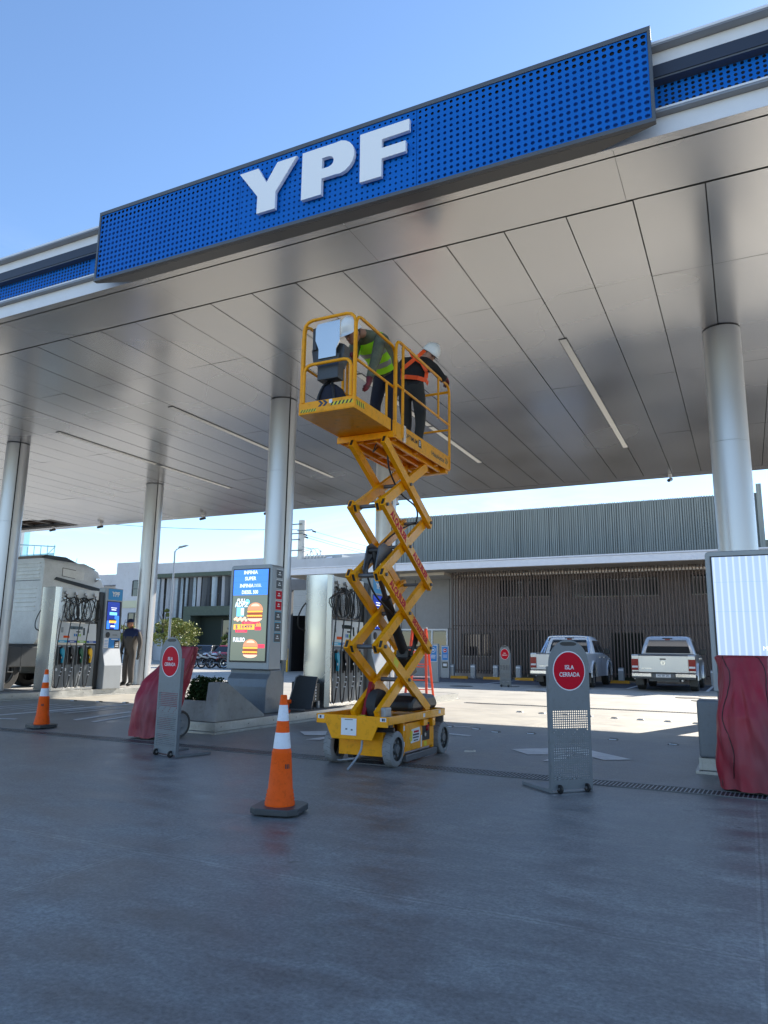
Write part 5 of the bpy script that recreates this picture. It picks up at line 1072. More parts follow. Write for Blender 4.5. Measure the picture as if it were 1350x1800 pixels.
MB('blackp').cyl((.6, 1.55, 3.5), (.6, 1.6, 3.75), .006, n=5).build('antenna', TR)
MB('chrome').cyl((1.24, 1.75, 3.05), (1.33, 1.78, 3.12), .02, n=8).box(1.27, 1.33, 1.7, 1.86, 3.1, 3.14).build('horn', TR)
ck = MB('charcoal').box(-1.0, 1.0, -5.5, 2.3, .75, 1.0).box(-1.15, 1.15, -.8, .6, .7, 1.2).box(-1.2, 1.2, .9, 2.45, .4, 1.1); ck.use('plastgrey').box(-1.2, 1.2, .7, .9, .45, 1.15); ck.build('chassis', TR, bevel=.02)
MB('charcoal').prism([(-1.05, .75), (-.9, .62), (.35, .62), (.5, .75), (.5, 1.05), (.4, 1.15), (-.7, 1.15), (-1.0, 1.0)], 'x', .75, 1.22).use('charcoal').box(.74, 1.225, -.75, -.71, .49, 1.16).box(.74, 1.225, -.4, -.36, .49, 1.16).build('fuel_tank', TR, bevel=.08, seg=3)
MB('plastgrey').prism([(-2.2, .98), (-1.6, 1.06), (-.9, .98), (-.8, .7), (-.85, .98), (-1.6, 1.02)], 'x', .7, 1.25).build('mudguard', TR)
for y, xs_ in ((-.85, (1.02, -1.02)), (1.55, (1.02, -1.02)), (-4.0, (1.02, -1.02))):
    for x in xs_: wheel(TR, x, y, .50, .32, 1 if x > 0 else -1, 'plastgrey')
MB('black').tube([(-.3, -.02, 3.50), (-.35, -.25, 3.3), (-.5, -.4, 2.95), (-.8, -.5, 2.75)], .03, 7, True).build('air_hose', TR)
MB('dark').box(1.1, 1.22, .5, .56, .15, .7).build('mud_flap', TR)
MB('black').box(.99, 1.238, 1.02, 2.0, .55, .95).use('steel').box(1.2385, 1.25, 1.1, 1.4, .6, .64).box(1.2385, 1.25, 1.1, 1.4, .8, .84).build('step', TR)
MB('black').prism([(-1.0, 1.2), (-.95, 1.9), (-.3, 1.9), (-.1, 1.75), (-.1, 1.2)], 'y', -.06, -.036).build('rear_recess', TR)
MB('blackp').box(1.26, 1.46, 2.2, 2.28, 1.95, 2.6).box(1.2, 1.30, 2.22, 2.26, 2.5, 2.54).build('mirror', TR, bevel=.02)
t = T('traffic_cone', 'dull orange cone stored upright on the chassis of the white truck', 'traffic cone', (-17.2, 12.75, 1.0)); MB('orange').lathe([(.13, .02), (.03, .68), (.01, .69)], n=20).box(-.16, .16, -.16, .16, 0, .02).build('cone_body', t)
# ================================================================== PARKED CARS
def car(loc, rz, paint, label, suv=0):
    t = T('parked_car', label, 'car', loc, rz, 'cars parked beyond the forecourt'); h = .18 if suv else 0
    ya, yf, ra = .85, 3.35, .36
    prof = [(.06, .35), (0, .5), (0, .82 + h), (.12, .92 + h), (1.0, .96 + h), (3.1, .92 + h), (3.9, .78 + h), (4.2, .6), (4.22, .35), (yf + ra, .28)] + [(yf + ra * math.cos(R(a)), .32 + ra * math.sin(R(a))) for a in range(0, 181, 20)] + [(ya + ra, .26)] + [(ya + ra * math.cos(R(a)), .32 + ra * math.sin(R(a))) for a in range(0, 181, 20)]
    MB(paint).prism(prof, 'x', -.84, .84).build('body', t, bevel=.05, seg=3, smooth=35)
    c0 = lambda z, y0, y1, hw: [(-hw, y0, z), (hw, y0, z), (hw, y1, z), (-hw, y1, z)]
    MB('glass').loft([c0(.90 + h, .35, 3.15, .78), c0(1.36 + h, .95 - .3 * suv, 2.3, .62)]).build('cabin_glass', t, bevel=.05)
    MB(paint).loft([c0(1.33 + h, .88 - .3 * suv, 2.4, .63), c0(1.42 + h, 1.05 - .3 * suv, 2.2, .56)]).build('roof', t, bevel=.04)
    for s_ in (-1, 1):
        MB('tail').box(s_ * .7 - .12, s_ * .7 + .12, -.01, .1, .62 + h, .78 + h).build('tail_light', t)
        for yc in (ya, yf): wheel(t, s_ * .76, yc, .31, .2, s_)
        MB(paint).box(s_ * .92 - .08, s_ * .92 + .08, 2.75, 2.85, .95 + h, 1.07 + h).build('mirror', t, bevel=.02)
    return t
car((-37.6, 42.0, 0), R(30), 'paintwhite', 'white car parked under the tree at left', 1)
car((-35.1, 41.6, .0), R(15), 'paintdark', 'dark grey car parked between the white car and the red car')
car((-33.3, 41.8, 0), R(12), 'paintred', 'red car parked behind the row of motorcycles')
# ================================================================== MOTORCYCLES
def moto(loc, rz, c1_, c2_, label):
    t = T('motorcycle', label, 'motorcycle', loc, rz, 'motorcycles parked in a row')
    for y in (0, 1.28):
        r_ = .31; b = MB('black'); b.tube([(0, y + r_ * .88 * math.cos(2 * math.pi * k / 24), r_ + r_ * .88 * math.sin(2 * math.pi * k / 24)) for k in range(24)], .042, 8, closed=True); wo = b.build('wheel', t, smooth=60)
        q = MB('chrome'); q.tube([(0, y + r_ * .74 * math.cos(2 * math.pi * k / 20), r_ + r_ * .74 * math.sin(2 * math.pi * k / 20)) for k in range(20)], .014, 5, closed=True)
        for k in range(10): a = math.pi * k / 5; q.cyl((0, y, r_), (0, y + r_ * .74 * math.cos(a), r_ + r_ * .74 * math.sin(a)), .005, n=4)
        q.cyl((-.05, y, r_), (.05, y, r_), .04, n=10); q.build('rim', wo)
    MB('black').tube([(0, 0, .31), (0, .45, .45), (0, .95, .55), (0, 1.0, .85)], .03, 6).box(-.12, .12, .45, .82, .28, .56).use('steel').cyl((.13, .1, .33), (.13, .7, .30), .035, n=8).tube([(-.06, 1.28, .31), (-.06, 1.04, .95)], .02, 6).tube([(.06, 1.28, .31), (.06, 1.04, .95)], .02, 6).build('frame', t)
    MB(c1_).sph((0, .82, .78), .13, .24, .13).build('fuel_tank', t, smooth=60)
    MB('black').prism([(.02, .80), (.62, .74), (.62, .70), (.0, .72), (-.1, .84)], 'x', -.11, .11).build('seat', t, bevel=.02)
    MB(c2_).prism([(-.28, .88), (.1, .72), (.5, .62), (.3, .56), (-.1, .68)], 'x', -.09, .09).prism([(1.02, .66), (1.3, .70), (1.52, .60), (1.3, .66), (1.05, .60)], 'x', -.06, .06).build('fairing', t, bevel=.01)
    MB('black').tube([(-.36, .92, 1.04), (-.2, 1.02, 1.0), (0, 1.03, .97), (.2, 1.02, 1.0), (.36, .92, 1.04)], .014, 6).build('handlebar', t); MB('tail').sph((0, -.26, .8), .05, .04, .04).build('tail_light', t)
    MB(c2_).sph((0, 1.14, .92), .10, .08, .10).build('headlight', t, smooth=60)
ms = [(-29.95, 35.1, 'white', 'white', 'white motorcycle at the left end of the row'), (-29.45, 35.25, 'white', 'truckwhite', 'second motorcycle from the left with pale wheels'), (-29.0, 35.5, 'paintred', 'white', 'third motorcycle from the left with a red tank'), (-28.3, 35.9, 'blackp', 'charcoal', 'black motorcycle turned sideways in front of the red car'), (-28.5, 37.2, 'yellowp', 'yellowp', 'motorcycle with a yellow tank behind the black one'), (-27.7, 36.9, 'blackp', 'white', 'motorcycle with a white front beside the advertising screen')]
for i, (x, y, a, b_, lb) in enumerate(ms): moto((x, y, 0), R((-20, -24, -30, -78, -60, -80)[i]), a, b_, lb)
t = T('guard_post', 'short pale post standing in front of the motorcycles', 'post', (-24.1, 32.2, 0)); MB('greylite').lathe([(.13, 0), (.13, .85), (.1, .88), (.01, .89)], n=16).build('post_body', t)
t = T('guard_post', 'white gas bottle like post right of the shrub behind the kerb', 'post', (-22.8, 30.5, 0)); MB('greylite').lathe([(.1, 0), (.1, .7), (.05, .78), (.01, .8)], n=14).build('post_body', t)
# ================================================================== LEFT BUILDING
LBD = T('office_building', 'pale rendered office building with tall vertical louvres and a dark green entrance', 'building', (-48, 55, 0))
def Q(m_): b = MB(m_); b.T = Matrix.Translation(Vector((48, -55, 0))); return b
def qa(b, n, **k): return b.build(n, LBD, **k)
qa(Q('whitewall').box(-57.0, -52.6, 54.3, 66, 0, 9.6).box(-52.59, -22, 55, 66, 8.4, 9.45).box(-52.59, -22, 55.6, 66, 0, 8.39), 'wall')
qa(Q('greengrey').box(-52.6, -22, 54.85, 55.0, 8.0, 8.38).box(-52.6, -52.4, 54.85, 55.59, 3.8, 7.99), 'green_frame')
lo_ = Q('dark').box(-52.4, -22, 55.5, 55.58, 2.6, 7.99); random.seed(8); x = -52.3
while x < -30:
    m_ = random.choice(('louvre', 'louvre', 'plastgrey', 'whitewall')); w_ = random.choice((.10, .18, .26)); lo_.use(m_).add([(x, 55.15, 2.9 if x < -47.6 else 5.1), (x + w_, 55.35, 2.9 if x < -47.6 else 5.1), (x + w_ + random.uniform(-.08, .08), 55.35, 7.95), (x + random.uniform(-.08, .08), 55.15, 7.95)], [(0, 1, 2, 3)]); x += w_ + random.choice((.12, .18, .3, .4))
lo_.use('charcoal').box(-52.4, -22, 55.36, 55.4, 6.3, 6.36)
qa(lo_, 'louvre_screen')
qa(Q('greengrey').box(-47.5, -36, 53.8, 55.4, 4.2, 5.05).box(-47.5, -46.6, 53.8, 55.4, 0, 4.19), 'entrance_portal')
qa(Q('greendark').box(-46.6, -36, 55.2, 55.35, 0, 4.2), 'entrance_recess'); d_ = qa(Q('glass').box(-43.8, -41.0, 55.1, 55.19, 0, 3.8), 'door'); Q('charcoal').box(-43.9, -43.8, 55.05, 55.19, 0, 3.9).box(-42.4, -42.3, 55.05, 55.19, 0, 3.9).build('door_frame', d_)
qa(Q('cream').box(-57.0, -52.7, 54.2, 54.29, 5.05, 5.75), 'cream_band')
for x0, x1, z0, z1 in ((-54.6, -53.2, 6.2, 7.7), (-54.9, -53.4, 2.6, 4.5)):
    f = qa(Q('glass').box(x0, x1, 54.27, 54.295, z0, z1), 'window'); Q('charcoal').box(x0 - .08, x0, 54.22, 54.295, z0, z1).box((x0 + x1) / 2 - .04, (x0 + x1) / 2 + .04, 54.22, 54.269, z0, z1).box(x0, x1, 54.22, 54.295, z1, z1 + .08).box(x0, x1, 54.23, 54.268, z0 + .7, z0 + .76).build('window_frame', f)
LB3 = T('apartment_block', 'lower pale block with balconies left of the louvred building', 'building', (-61, 56, 0))
MB('whitewall').box(-8, 3.9, 0, 8, 0, 6.0).box(-8, 3.9, 1.2, 8, 6.0, 8.7).box(-8, 2.2, .1, 1.19, 7.6, 8.7).build('wall', LB3)
for x0, x1, z0, z1, m_ in ((.2, 1.6, 6.2, 7.3, 'charcoal'), (2.5, 3.6, 6.2, 7.5, 'glass'), (1.8, 3.2, 2.8, 4.6, 'glass'), (-5, -3, 2.5, 4.5, 'glass')):
    yy = 1.17 if z0 > 6 else -.03
    f = MB(m_).box(x0, x1, yy, yy + .025, z0, z1).build('window', LB3); MB('charcoal').box((x0 + x1) / 2 - .04, (x0 + x1) / 2 + .04, yy - .03, yy - .001, z0, z1).box(x0 - .06, x0, yy - .03, yy + .02, z0, z1).build('window_frame', f)
GT = T('glass_tower', 'pale glass fronted tower with a railed terrace at the far left', 'building', (-71, 56, 0))
MB('glassblue').box(-9, -3.3, 0, 1.2, 0, 17).use('greylite').box(-3.29, -3.1, -.1, .3, 0, 17).use('whitewall').box(-3.0, 2.5, 2, 8, 0, 10.0).build('wall', GT)
q = MB('glassblue')
for x in range(6): q.tube([(-3 + x * 1.1, 0, 10.0), (-3 + x * 1.1, 0, 12.3 - x * .0)], .05, 5)
q.tube([(-3.2, 0, 12.6), (2.6, 0, 12.1)], .06, 5).tube([(-3.2, 3, 11.2), (2.6, 0, 12.1)], .06, 5).box(-3, 2.5, .02, .04, 10.0, 11.4); q.build('terrace_railing', GT)
# more distant skyline blocks filling beyond the store on both sides
t = T('distant_block', 'low pale building beyond the right end of the store', 'building', (18, 60, 0)); MB('whitewall').box(-10, 40, 0, 12, 0, 8.6).build('wall', t); MB('glass').box(-6, 30, -.03, -.001, 2, 4).build('window', t)
# ================================================================== TREES
def tree(loc, label, h, rad, seed, n=26, nl=520):
    random.seed(seed); t = T('tree', label, 'tree', loc, 0, 'small trees beside the parking area')
    b = MB('bark'); b.tube([(0, 0, 0), (.05, .02, h * .3), (0, .05, h * .5)], [.11, .09, .07], 8)
    for k in range(7): a = k * .9 + .3; b.tube([(0, .03, h * (.3 + .03 * k)), (rad * .3 * math.cos(a), rad * .3 * math.sin(a), h * (.5 + .04 * k)), (rad * .7 * math.cos(a), rad * .7 * math.sin(a), h * (.62 + .04 * k))], [.05, .035, .012], 6)
    b.build('trunk', t)
    c = MB('leaf')
    for i in range(n):
        a = random.uniform(0, 6.28); q = rad * math.sqrt(random.random()) * .95; zz = h * (.42 + .5 * random.random() * (1 - .5 * q / rad)); s_ = random.uniform(.3, .6) * rad * .55
        leaves(c, (q * math.cos(a), q * math.sin(a), zz), (s_, s_, s_ * .7), nl // 4, .085, shell=.25)
    c.build('crown', t)
tree((-37.0, 41.0, 0), 'yellow green tree behind the left sign stand, beside the street lamp', 3.75, 1.75, 21, 40)
tree((-46.2, 50.0, 0), 'taller slim tree in front of the louvres', 5.4, .9, 22, 14)
tree((-45.0, 44.0, 0), 'tree crown showing above the worker in the blue cap', 3.9, 1.2, 23, 24)
tree((-38.6, 49.5, 0), 'tree peeking out left of the advertising screen', 3.2, .7, 24, 12)
# ================================================================== STREET LAMP, UTILITY POLE, CABLES
t = T('street_lamp', 'tall slim street lamp rising beside the tree', 'street lamp', (-31.9, 35.0, 0))
MB('greylite').cyl((0, 0, 0), (0, 0, 7.15), .09, .05, n=12).tube([(0, 0, 7.1), (.12, 0, 7.25), (.5, -.05, 7.36)], .035, 8).build('pole', t); MB('greylite').prism([(.35, 7.33), (1.0, 7.45), (1.0, 7.49), (.4, 7.42)], 'y', -.14, .10).build('lamp_head', t)
UP = T('utility_pole', 'pale concrete utility pole with crossarms and insulators behind the store', 'utility pole', (-28.95, 45.0, 0))
MB('utility').cyl((0, 0, 0), (0, 0, 10.6), .34, .25, n=18).build('pole', UP)
for z, x0, x1 in ((10.25, -1.2, .2), (9.75, -.2, 1.1), (9.55, -1.3, .3), (9.1, -1.0, .0), (8.3, -1.4, .28)): MB('greymetal').box(x0, x1, -.36, -.26, z, z + .07).build('crossarm', UP)
for x, y, z in ((1.1, -.3, 9.7), (.35, -.3, 9.5), (.45, -.3, 9.3), (-1.0, -.3, 9.7)): MB('charcoal').cyl((x, y, z), (x + .28, y, z - .1), .06, n=8).build('insulator', UP)
random.seed(9)
for k in range(7): x = .35 + .28 * k; b = MB('utility'); b.cyl((x, -.2, 7.2), (x, -.2, 7.75 + .2 * (k % 3)), .035, n=6).sph((x + .05, -.2, 7.8 + .2 * (k % 3)), .07); b.build('switch_gear', UP)
MB('white').cyl((2.35, -.2, 7.55), (2.75, -.2, 7.55), .2, n=12).build('transformer', UP); MB('charcoal').box(.3, 2.2, -.3, -.1, 7.28, 7.38).build('bracket', UP)
for k in range(3): MB('wire').tube([(.2, -.2, 8.6 - .2 * k), (.9 + .3 * k, -.2, 8.4), (1.2 + .3 * k, -.2, 7.9)], .015, 5, True).build('jumper_cable', UP)
def cable(pts, label, sag=.3, r_=.02, parts=0):
    p, q = Vector(pts[0]), Vector(pts[1]); t = T('overhead_cable', label, 'cable', p); P_ = []
    for i in range(21): u = i / 20; P_.append((q - p) * u + Vector((0, 0, -sag * 4 * u * (1 - u))))
    MB('wire').tube(P_, r_, 5).build('conductor', t)
    for u in parts or (): c = (q - p) * u; MB('wire').tube([c + Vector((0, 0, -.35)), c + Vector((0, 0, .35))], .03, 5).tube([c + Vector((-.25, 0, -.05)), c + Vector((.25, 0, -.05))], .04, 5).build('spacer', t)
cable([(-27.6, 44.7, 9.62), (-5, 70, 7.2)], 'topmost of the three cables running right from the utility pole', 1.2, .014, (.20, .42))
cable([(-28.3, 44.7, 9.4), (-5.3, 70, 6.9)], 'middle of the three cables running right from the utility pole', 1.2, .014)
cable([(-28.2, 44.7, 9.2), (-5.5, 70, 6.6)], 'lowest of the three cables running right from the utility pole', 1.2, .014)
cable([(-28.9, 44.9, 9.9), (-75, 48, 16.2)], 'long thin cable crossing the sky under the left part of the canopy', .9, .022)
# ================================================================== PEOPLE
def person(name, label, base, J, rad, edges, bone_mat, face, skin='skin', seed=1, extras=None, sub=1):
    """J: joint name -> world point; grown with a Skin modifier into one continuous surface, then coloured by nearest bone"""
    base = Vector(base); t = T(name, label, 'person', base)
    names = list(J); vi = {n: i for i, n in enumerate(names)}
    me = bpy.data.meshes.new('body'); me.from_pydata([tuple(Vector(J[n]) - base) for n in names], [(vi[a], vi[b]) for a, b in edges], []); me.update()
    o = bpy.data.objects.new('body', me); COL.objects.link(o)
    sk = o.modifiers.new('skin', 'SKIN'); sk.use_smooth_shade = True
    for n in names:
        r_ = rad[n]; v = me.skin_vertices[0].data[vi[n]]; v.radius = r_ if isinstance(r_, tuple) else (r_, r_); v.use_root = (n == 'pelvis')
    ss = o.modifiers.new('sub', 'SUBSURF'); ss.levels = sub; ss.render_levels = sub
    dg = bpy.context.evaluated_depsgraph_get(); ev = o.evaluated_get(dg); m2 = bpy.data.meshes.new_from_object(ev); bpy.data.objects.remove(o)
    mats = []
    for m_ in bone_mat.values():
        if m_ not in mats: mats.append(m_)
    m2.materials.clear()
    for m_ in mats: m2.materials.append(M[m_])
    segs = [(Vector(J[a]) - base, Vector(J[b]) - base, mats.index(bone_mat.get((a, b)) or bone_mat.get(b) or bone_mat['*'])) for a, b in edges]
    for p in m2.polygons:
        c = p.center; best = 9
        for a, b, k in segs:
            d = b - a; u = max(0, min(1, (c - a).dot(d) / max(d.length_squared, 1e-9))); q = (c - a - d * u).length
            if q < best: best = q; p.material_index = k
        p.use_smooth = True
    ob = bpy.data.objects.new('body', m2); COL.objects.link(ob); ob.parent = t
    return t, base, m2
def hand(J, rad, edges, pre, wrist, direction, palm_n, curl=.5, s=1.0, r0=.011):
    """palm plus five separate fingers"""
    d = Vector(direction).normalized(); n = Vector(palm_n).normalized(); sd = d.cross(n).normalized()
    w_ = Vector(wrist); pc = w_ + d * .055 * s; J[pre + 'palm'] = pc; rad[pre + 'palm'] = (.034 * s, .022 * s); edges.append((pre + 'wrist', pre + 'palm'))
    for i, ln in enumerate((.072, .082, .076, .06)):
        off = sd * (.026 - .0175 * i) * s; k0 = pc + d * .03 * s + off; a1 = d * math.cos(curl) + n * math.sin(curl); a2 = d * math.cos(curl * 2.1) + n * math.sin(curl * 2.1)
        J[f'{pre}k{i}'] = k0; J[f'{pre}m{i}'] = k0 + a1 * ln * .55 * s; J[f'{pre}t{i}'] = k0 + a1 * ln * .55 * s + a2 * ln * .45 * s
        for q in 'kmt': rad[f'{pre}{q}{i}'] = (r0 if q != 't' else r0 * .8) * s
        edges += [(pre + 'palm', f'{pre}k{i}'), (f'{pre}k{i}', f'{pre}m{i}'), (f'{pre}m{i}', f'{pre}t{i}')]
    b0 = pc - d * .01 * s + sd * .036 * s; b1 = b0 + (sd * .7 + d * .6 + n * .4).normalized() * .035 * s; b2 = b1 + (d + n * .6).normalized() * .03 * s
    for q, p in (('h0', b0), ('h1', b1), ('h2', b2)): J[pre + q] = p; rad[pre + q] = .0115 * s
    edges += [(pre + 'palm', pre + 'h0'), (pre + 'h0', pre + 'h1'), (pre + 'h1', pre + 'h2')]
def headgear(t, base, hc, fwd, up, kind, hair_m='hair', scale=1.0, tone='skin'):
    """face features, ears, hair and a hat around head centre hc"""
    f = Vector(fwd).normalized(); u = Vector(up); u = (u - f * u.dot(f)).normalized(); r_ = f.cross(u).normalized(); c = Vector(hc) - base
    Mx = Matrix(((r_.x, f.x, u.x, c.x), (r_.y, f.y, u.y, c.y), (r_.z, f.z, u.z, c.z), (0, 0, 0, 1)))
    b = MB(tone); b.T = Mx; b.sph((0, .004, .0), .072, .09, .108, 18, 14); b.sph((0, .03, -.06), .048, .055, .05, 14, 8)
    b.prism([(-.012, -.035), (.012, -.035), (.006, .02), (-.006, .02)], 'y', .075, .098); b.sph((0, .10, -.028), .014, .014, .011, 8, 6)
    for s_ in (-1, 1): b.sph((s_ * .073, -.005, -.005), .01, .02, .03, 8, 6)
    b.use('lip').sph((0, .083, -.058), .022, .01, .007, 10, 6)
    b.use('eyes')
    for s_ in (-1, 1): b.sph((s_ * .03, .086, .012), .013, .008, .007, 8, 6)
    b.use(hair_m)
    for s_ in (-1, 1): b.sph((s_ * .03, .088, .03), .016, .007, .004, 8, 5)
    b.build('face', t, smooth=80)
    h = MB(hair_m); h.T = Mx; h.sph((0, -.022, .022), .078, .088, .095, 16, 10); h.build('hair', t, smooth=80)
    g = MB('helmet' if kind == 'helmet' else 'bluecloth'); g.T = Mx
    if kind == 'helmet':
        rings = []
        for (z, k) in ((.03, 1.09), (.045, 1.05), (.06, 1.02), (.10, .97), (.135, .84), (.16, .6), (.172, .3), (.175, .02)): rings.append([(.098 * k * math.cos(a), .122 * k * math.sin(a) + (.018 * (1.05 - k) if 0 else 0) + (.03 if z < .04 and math.sin(a) > .3 else 0) * max(0, math.sin(a)), z + (-.006 if z < .04 and math.sin(a) > .5 else 0)) for a in [2 * math.pi * q / 28 for q in range(28)]])
        g.loft(rings); g.tube([(0, -.10, .12), (0, -.04, .172), (0, .04, .172), (0, .10, .12)], .01, 6, True)
        for s_ in (-1, 1): g.tube([(s_ * .035, -.10, .11), (s_ * .035, -.03, .163), (s_ * .035, .04, .163), (s_ * .035, .10, .11)], .006, 6, True)
    else:
        g.sph((0, -.004, .035), .086, .102, .085, 18, 8, z0=0); g.prism([(-.06, .08), (-.05, .135), (-.025, .158), (.025, .158), (.05, .135), (.06, .08)], 'z', .032, .042)
    g.build('hard_hat' if kind == 'helmet' else 'cap', t, smooth=60)
def offset_cloth(t, m2, test, off, m_, name, cuts=()):
    """garment: copy of body faces that pass test, pushed out along the normals"""
    b = MB(m_); idx = {}
    V = []; F = []
    for p in m2.polygons:
        if test(p.center):
            f = []
            for v in p.vertices:
                if v not in idx: idx[v] = len(V); vv = m2.vertices[v]; V.append(vv.co + vv.normal * off)
                f.append(idx[v])
            F.append(tuple(f))
    if F:
        import bmesh
        b.add(V, F); o = b.build(name, t, smooth=90); bm = bmesh.new(); bm.from_mesh(o.data)
        for co, no in cuts: bmesh.ops.bisect_plane(bm, geom=bm.verts[:] + bm.edges[:] + bm.faces[:], plane_co=co, plane_no=no, clear_outer=True)
        bm.to_mesh(o.data); bm.free(); return o
BASE_E = [('pelvis', 'spine'), ('spine', 'chest'), ('chest', 'neck'), ('neck', 'head'), ('chest', 'lsh'), ('lsh', 'lel'), ('lel', 'lwrist'), ('chest', 'rsh'), ('rsh', 'rel'), ('rel', 'rwrist'), ('pelvis', 'lhip'), ('lhip', 'lkn'), ('lkn', 'lank'), ('lank', 'ltoe'), ('pelvis', 'rhip'), ('rhip', 'rkn'), ('rkn', 'rank'), ('rank', 'rtoe')]
RAD = dict(pelvis=(.15, .115), spine=(.15, .115), chest=(.17, .12), neck=.055, head=.07, lsh=.075, rsh=.075, lel=.052, rel=.052, lwrist=.034, rwrist=.034, lhip=.095, rhip=.095, lkn=.068, rkn=.068, lank=.05, rank=.05, ltoe=.042, rtoe=.042)
def V3(*a): return Vector(a)
# --- worker bending at the control box (hi-vis vest)
J = dict(pelvis=V3(-3.47, 7.08, 4.26), spine=V3(-3.48, 6.94, 4.38), chest=V3(-3.50, 6.72, 4.50), neck=V3(-3.52, 6.52, 4.52), head=V3(-3.53, 6.41, 4.46),
         lsh=V3(-3.66, 6.66, 4.50), lel=V3(-3.64, 6.50, 4.22), lwrist=V3(-3.47, 6.30, 4.15), rsh=V3(-3.35, 6.66, 4.50), rel=V3(-3.32, 6.48, 4.18), rwrist=V3(-3.31, 6.32, 3.90),
         lhip=V3(-3.57, 7.10, 4.20), lkn=V3(-3.58, 6.98, 3.84), lank=V3(-3.58, 7.08, 3.49), ltoe=V3(-3.58, 6.92, 3.455), rhip=V3(-3.38, 7.10, 4.20), rkn=V3(-3.36, 6.92, 3.84), rank=V3(-3.36, 7.0, 3.49), rtoe=V3(-3.36, 6.84, 3.455))
E1 = list(BASE_E); rd = dict(RAD); rd['lsh'] = rd['rsh'] = .082; rd['lel'] = rd['rel'] = .062; rd['lwrist'] = rd['rwrist'] = .042
hand(J, rd, E1, 'l', J['lwrist'], (-.05, -1, .05), (0, 0, -1), .6, 1.05, .013); hand(J, rd, E1, 'r', J['rwrist'], (.05, -.35, -1), (-.8, -.2, 0), .5, 1.1, .0135)
bm = {'*': 'glove', 'spine': 'olive', 'chest': 'olive', 'neck': 'olive', 'head': 'skin', 'lsh': 'olive', 'rsh': 'olive', 'lel': 'olive', 'rel': 'olive', 'lwrist': 'olive', 'rwrist': 'olive'}
for q in ('lhip', 'rhip', 'lkn', 'rkn', 'lank', 'rank'): bm[q] = 'navycloth'
bm['ltoe'] = bm['rtoe'] = 'black'
t, bs, m2 = person('person', 'person in a white hard hat, olive jacket and lime vest bending over the lift controls', (-3.47, 7.0, 3.413), J, rd, E1, bm, None)
headgear(t, bs, (-3.535, 6.335, 4.435), (-.25, -.75, -.62), (-.1, -.62, .78), 'helmet')
def vt(c):
    w_ = c + bs; ax = (J['pelvis'], J['neck']); d = (ax[1] - ax[0]); u = (w_ - ax[0]).dot(d) / d.length_squared; q = (w_ - ax[0] - d * u).length
    return .05 < u < 1.0 and q < .23 and abs(w_.x + 3.50) < .20 and w_.z > 4.12
def cutp(u0, u1):
    d = J['neck'] - J['pelvis']; p = J['pelvis'] - bs; return [(p + d * u0, -d), (p + d * u1, d)]
offset_cloth(t, m2, vt, .012, 'hivis', 'safety_vest', cutp(.13, .80) + [(V3(.13, 0, 0), V3(1, 0, 0)), (V3(-.19, 0, 0), V3(-1, 0, 0))])
def band(lo, hi):
    def f(c):
        w_ = c + bs; d = J['neck'] - J['pelvis']; u = (w_ - J['pelvis']).dot(d) / d.length_squared; return vt(c) and lo - .15 < u < hi + .15
    return f
offset_cloth(t, m2, band(.25, .34), .016, 'greytape', 'reflective_band', cutp(.25, .34) + [(V3(.13, 0, 0), V3(1, 0, 0))]); offset_cloth(t, m2, band(.50, .59), .016, 'greytape', 'reflective_band', cutp(.50, .59) + [(V3(.13, 0, 0), V3(1, 0, 0))])
# --- worker leaning on the rail (orange harness)
J = dict(pelvis=V3(-3.42, 7.62, 4.24), spine=V3(-3.42, 7.64, 4.40), chest=V3(-3.40, 7.74, 4.56), neck=V3(-3.36, 7.84, 4.66), head=V3(-3.34, 7.89, 4.71),
         lsh=V3(-3.26, 7.86, 4.62), lel=V3(-3.15, 7.99, 4.44), lwrist=V3(-3.17, 8.08, 4.52), rsh=V3(-3.54, 7.66, 4.62), rel=V3(-3.62, 7.60, 4.38), rwrist=V3(-3.60, 7.74, 4.20),
         lhip=V3(-3.33, 7.64, 4.18), lkn=V3(-3.32, 7.68, 3.83), lank=V3(-3.32, 7.58, 3.48), ltoe=V3(-3.26, 7.74, 3.455), rhip=V3(-3.51, 7.62, 4.18), rkn=V3(-3.50, 7.68, 3.83), rank=V3(-3.50, 7.60, 3.48), rtoe=V3(-3.46, 7.76, 3.455))
E1 = list(BASE_E); rd = dict(RAD); rd['pelvis'] = (.14, .11); rd['spine'] = (.135, .11); rd['chest'] = (.165, .12)
hand(J, rd, E1, 'l', J['lwrist'], (-.1, 1, -.3), (-.3, 0, -1), .7, 1.05, .013); hand(J, rd, E1, 'r', J['rwrist'], (0, .5, -1), (1, 0, 0), .4, 1.0, .012)
bm = {'*': 'glove', 'spine': 'blackcloth', 'chest': 'blackcloth', 'neck': 'blackcloth', 'head': 'skin', 'lsh': 'blackcloth', 'rsh': 'blackcloth', 'lel': 'blackcloth', 'rel': 'blackcloth', 'lwrist': 'blackcloth', 'rwrist': 'blackcloth'}
for q in ('lhip', 'rhip', 'lkn', 'rkn', 'lank', 'rank'): bm[q] = 'darkcloth'
bm['ltoe'] = bm['rtoe'] = 'black'
t, bs, m2 = person('person', 'person in a white hard hat, black sweater and orange harness holding the lift rail', (-3.42, 7.62, 3.413), J, rd, E1, bm, None)
headgear(t, bs, (-3.325, 7.925, 4.765), (.80, -.22, -.58), (.45, .1, .85), 'helmet')
def strap(p, q, w_):
    p, q = Vector(p), Vector(q); d = (q - p)
    def f(c):
        x = c + bs; u = (x - p).dot(d) / d.length_squared; return -.02 < u < 1.02 and (x - p - d * u).length < w_ and (x - J['chest']).dot(Vector((.75, -.66, .0))) > -.02
    return f
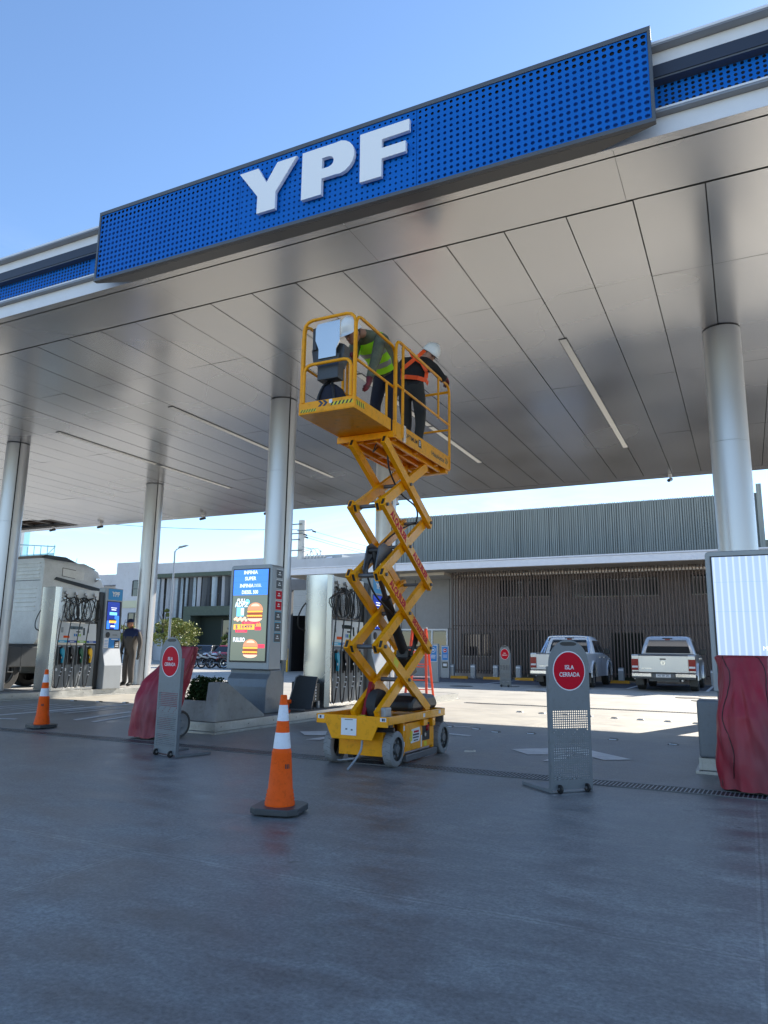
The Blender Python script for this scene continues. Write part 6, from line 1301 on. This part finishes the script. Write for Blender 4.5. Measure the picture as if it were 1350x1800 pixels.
A_, B_ = V3(-3.49, 7.50, 4.73), V3(-3.22, 7.66, 4.36); C_, D_ = V3(-3.25, 7.66, 4.74), V3(-3.47, 7.48, 4.36)
def wrap(pts, w_=.046, m_='hivisorange', name='harness_strap'):
    P_ = [Vector(p) - bs for p in pts]; b = MB(m_)
    for p, q in zip(P_, P_[1:]): b.beam(p, q, .008, w_, up=(.3, -.3, .9)) if abs((q - p).normalized().z) < .5 else b.beam(p, q, .008, w_, up=(.66, .75, 0))
    b.build(name, t, bevel=.002)
wrap([(-3.44, 7.58, 4.74), (-3.36, 7.54, 4.60), (-3.27, 7.60, 4.53), (-3.235, 7.66, 4.44), (-3.24, 7.65, 4.36)])
wrap([(-3.28, 7.70, 4.74), (-3.30, 7.59, 4.64), (-3.36, 7.53, 4.56), (-3.46, 7.48, 4.46), (-3.53, 7.50, 4.38)])
wrap([(-3.55, 7.52, 4.37), (-3.42, 7.47, 4.34), (-3.30, 7.53, 4.33), (-3.24, 7.65, 4.33), (-3.26, 7.76, 4.33)], .05)
wrap([(-3.38, 7.523, 4.64), (-3.31, 7.56, 4.57)], .010, 'ylabel', 'reflective_strip'); wrap([(-3.31, 7.56, 4.63), (-3.38, 7.52, 4.565)], .010, 'ylabel', 'reflective_strip')
# --- station worker beside the column
B0 = V3(-14.30, 14.30, .15)
def o3(x, y, z): return B0 + V3(x, y, z)
J = dict(pelvis=o3(0, 0, .90), spine=o3(.01, 0, 1.06), chest=o3(.02, 0, 1.30), neck=o3(.0, -.02, 1.47), head=o3(-.01, -.04, 1.53),
         lsh=o3(.21, .02, 1.37), lel=o3(.28, .05, 1.10), lwrist=o3(.30, -.02, .84), rsh=o3(-.17, -.01, 1.38), rel=o3(-.22, -.02, 1.10), rwrist=o3(-.14, -.16, .95),
         lhip=o3(.09, 0, .86), lkn=o3(.09, -.03, .48), lank=o3(.08, .02, .09), ltoe=o3(.10, -.14, .045), rhip=o3(-.09, 0, .86), rkn=o3(-.11, -.02, .48), rank=o3(-.15, .03, .09), rtoe=o3(-.17, -.12, .045))
E1 = list(BASE_E); rd = dict(RAD); rd['lsh'] = rd['rsh'] = .08; rd['lel'] = rd['rel'] = .06; rd['lwrist'] = rd['rwrist'] = .042; rd['spine'] = (.165, .13); rd['chest'] = (.18, .13); rd['lkn'] = rd['rkn'] = .082; rd['lank'] = rd['rank'] = .066
hand(J, rd, E1, 'l', J['lwrist'], (.05, -.05, -1), (-1, 0, 0), .35, 1.05, .012); hand(J, rd, E1, 'r', J['rwrist'], (.3, -.2, -1), (1, 0, 0), .4, 1.0, .012)
bm = {'*': 'black', 'neck': 'skin', 'head': 'skin'}
for q in ('spine', 'lel', 'rel', 'lwrist', 'rwrist', 'lhip', 'rhip', 'lkn', 'rkn', 'lank', 'rank'): bm[q] = 'greycloth'
bm['chest'] = 'greycloth'; bm['lsh'] = bm['rsh'] = 'bluecloth'; bm['neck'] = 'bluecloth'; bm['ltoe'] = bm['rtoe'] = 'black'
t, bs, m2 = person('person', 'station worker in grey coveralls with a blue yoke and blue cap standing by the column', B0, J, rd, E1, bm, None, sub=2)
headgear(t, bs, o3(-.015, -.05, 1.60), (-.1, -1, -.12), (0, 0, 1), 'cap')
offset_cloth(t, m2, lambda c: 1.15 < c.z < 1.60 and abs(c.x - .02) < .30, .008, 'bluecloth', 'shoulder_yoke', [(V3(0, 0, 1.27), V3(0, 0, -1)), (V3(0, 0, 1.47), V3(0, 0, 1)), (V3(.27, 0, 1.3), V3(1, 0, .2)), (V3(-.24, 0, 1.3), V3(-1, 0, .2))])
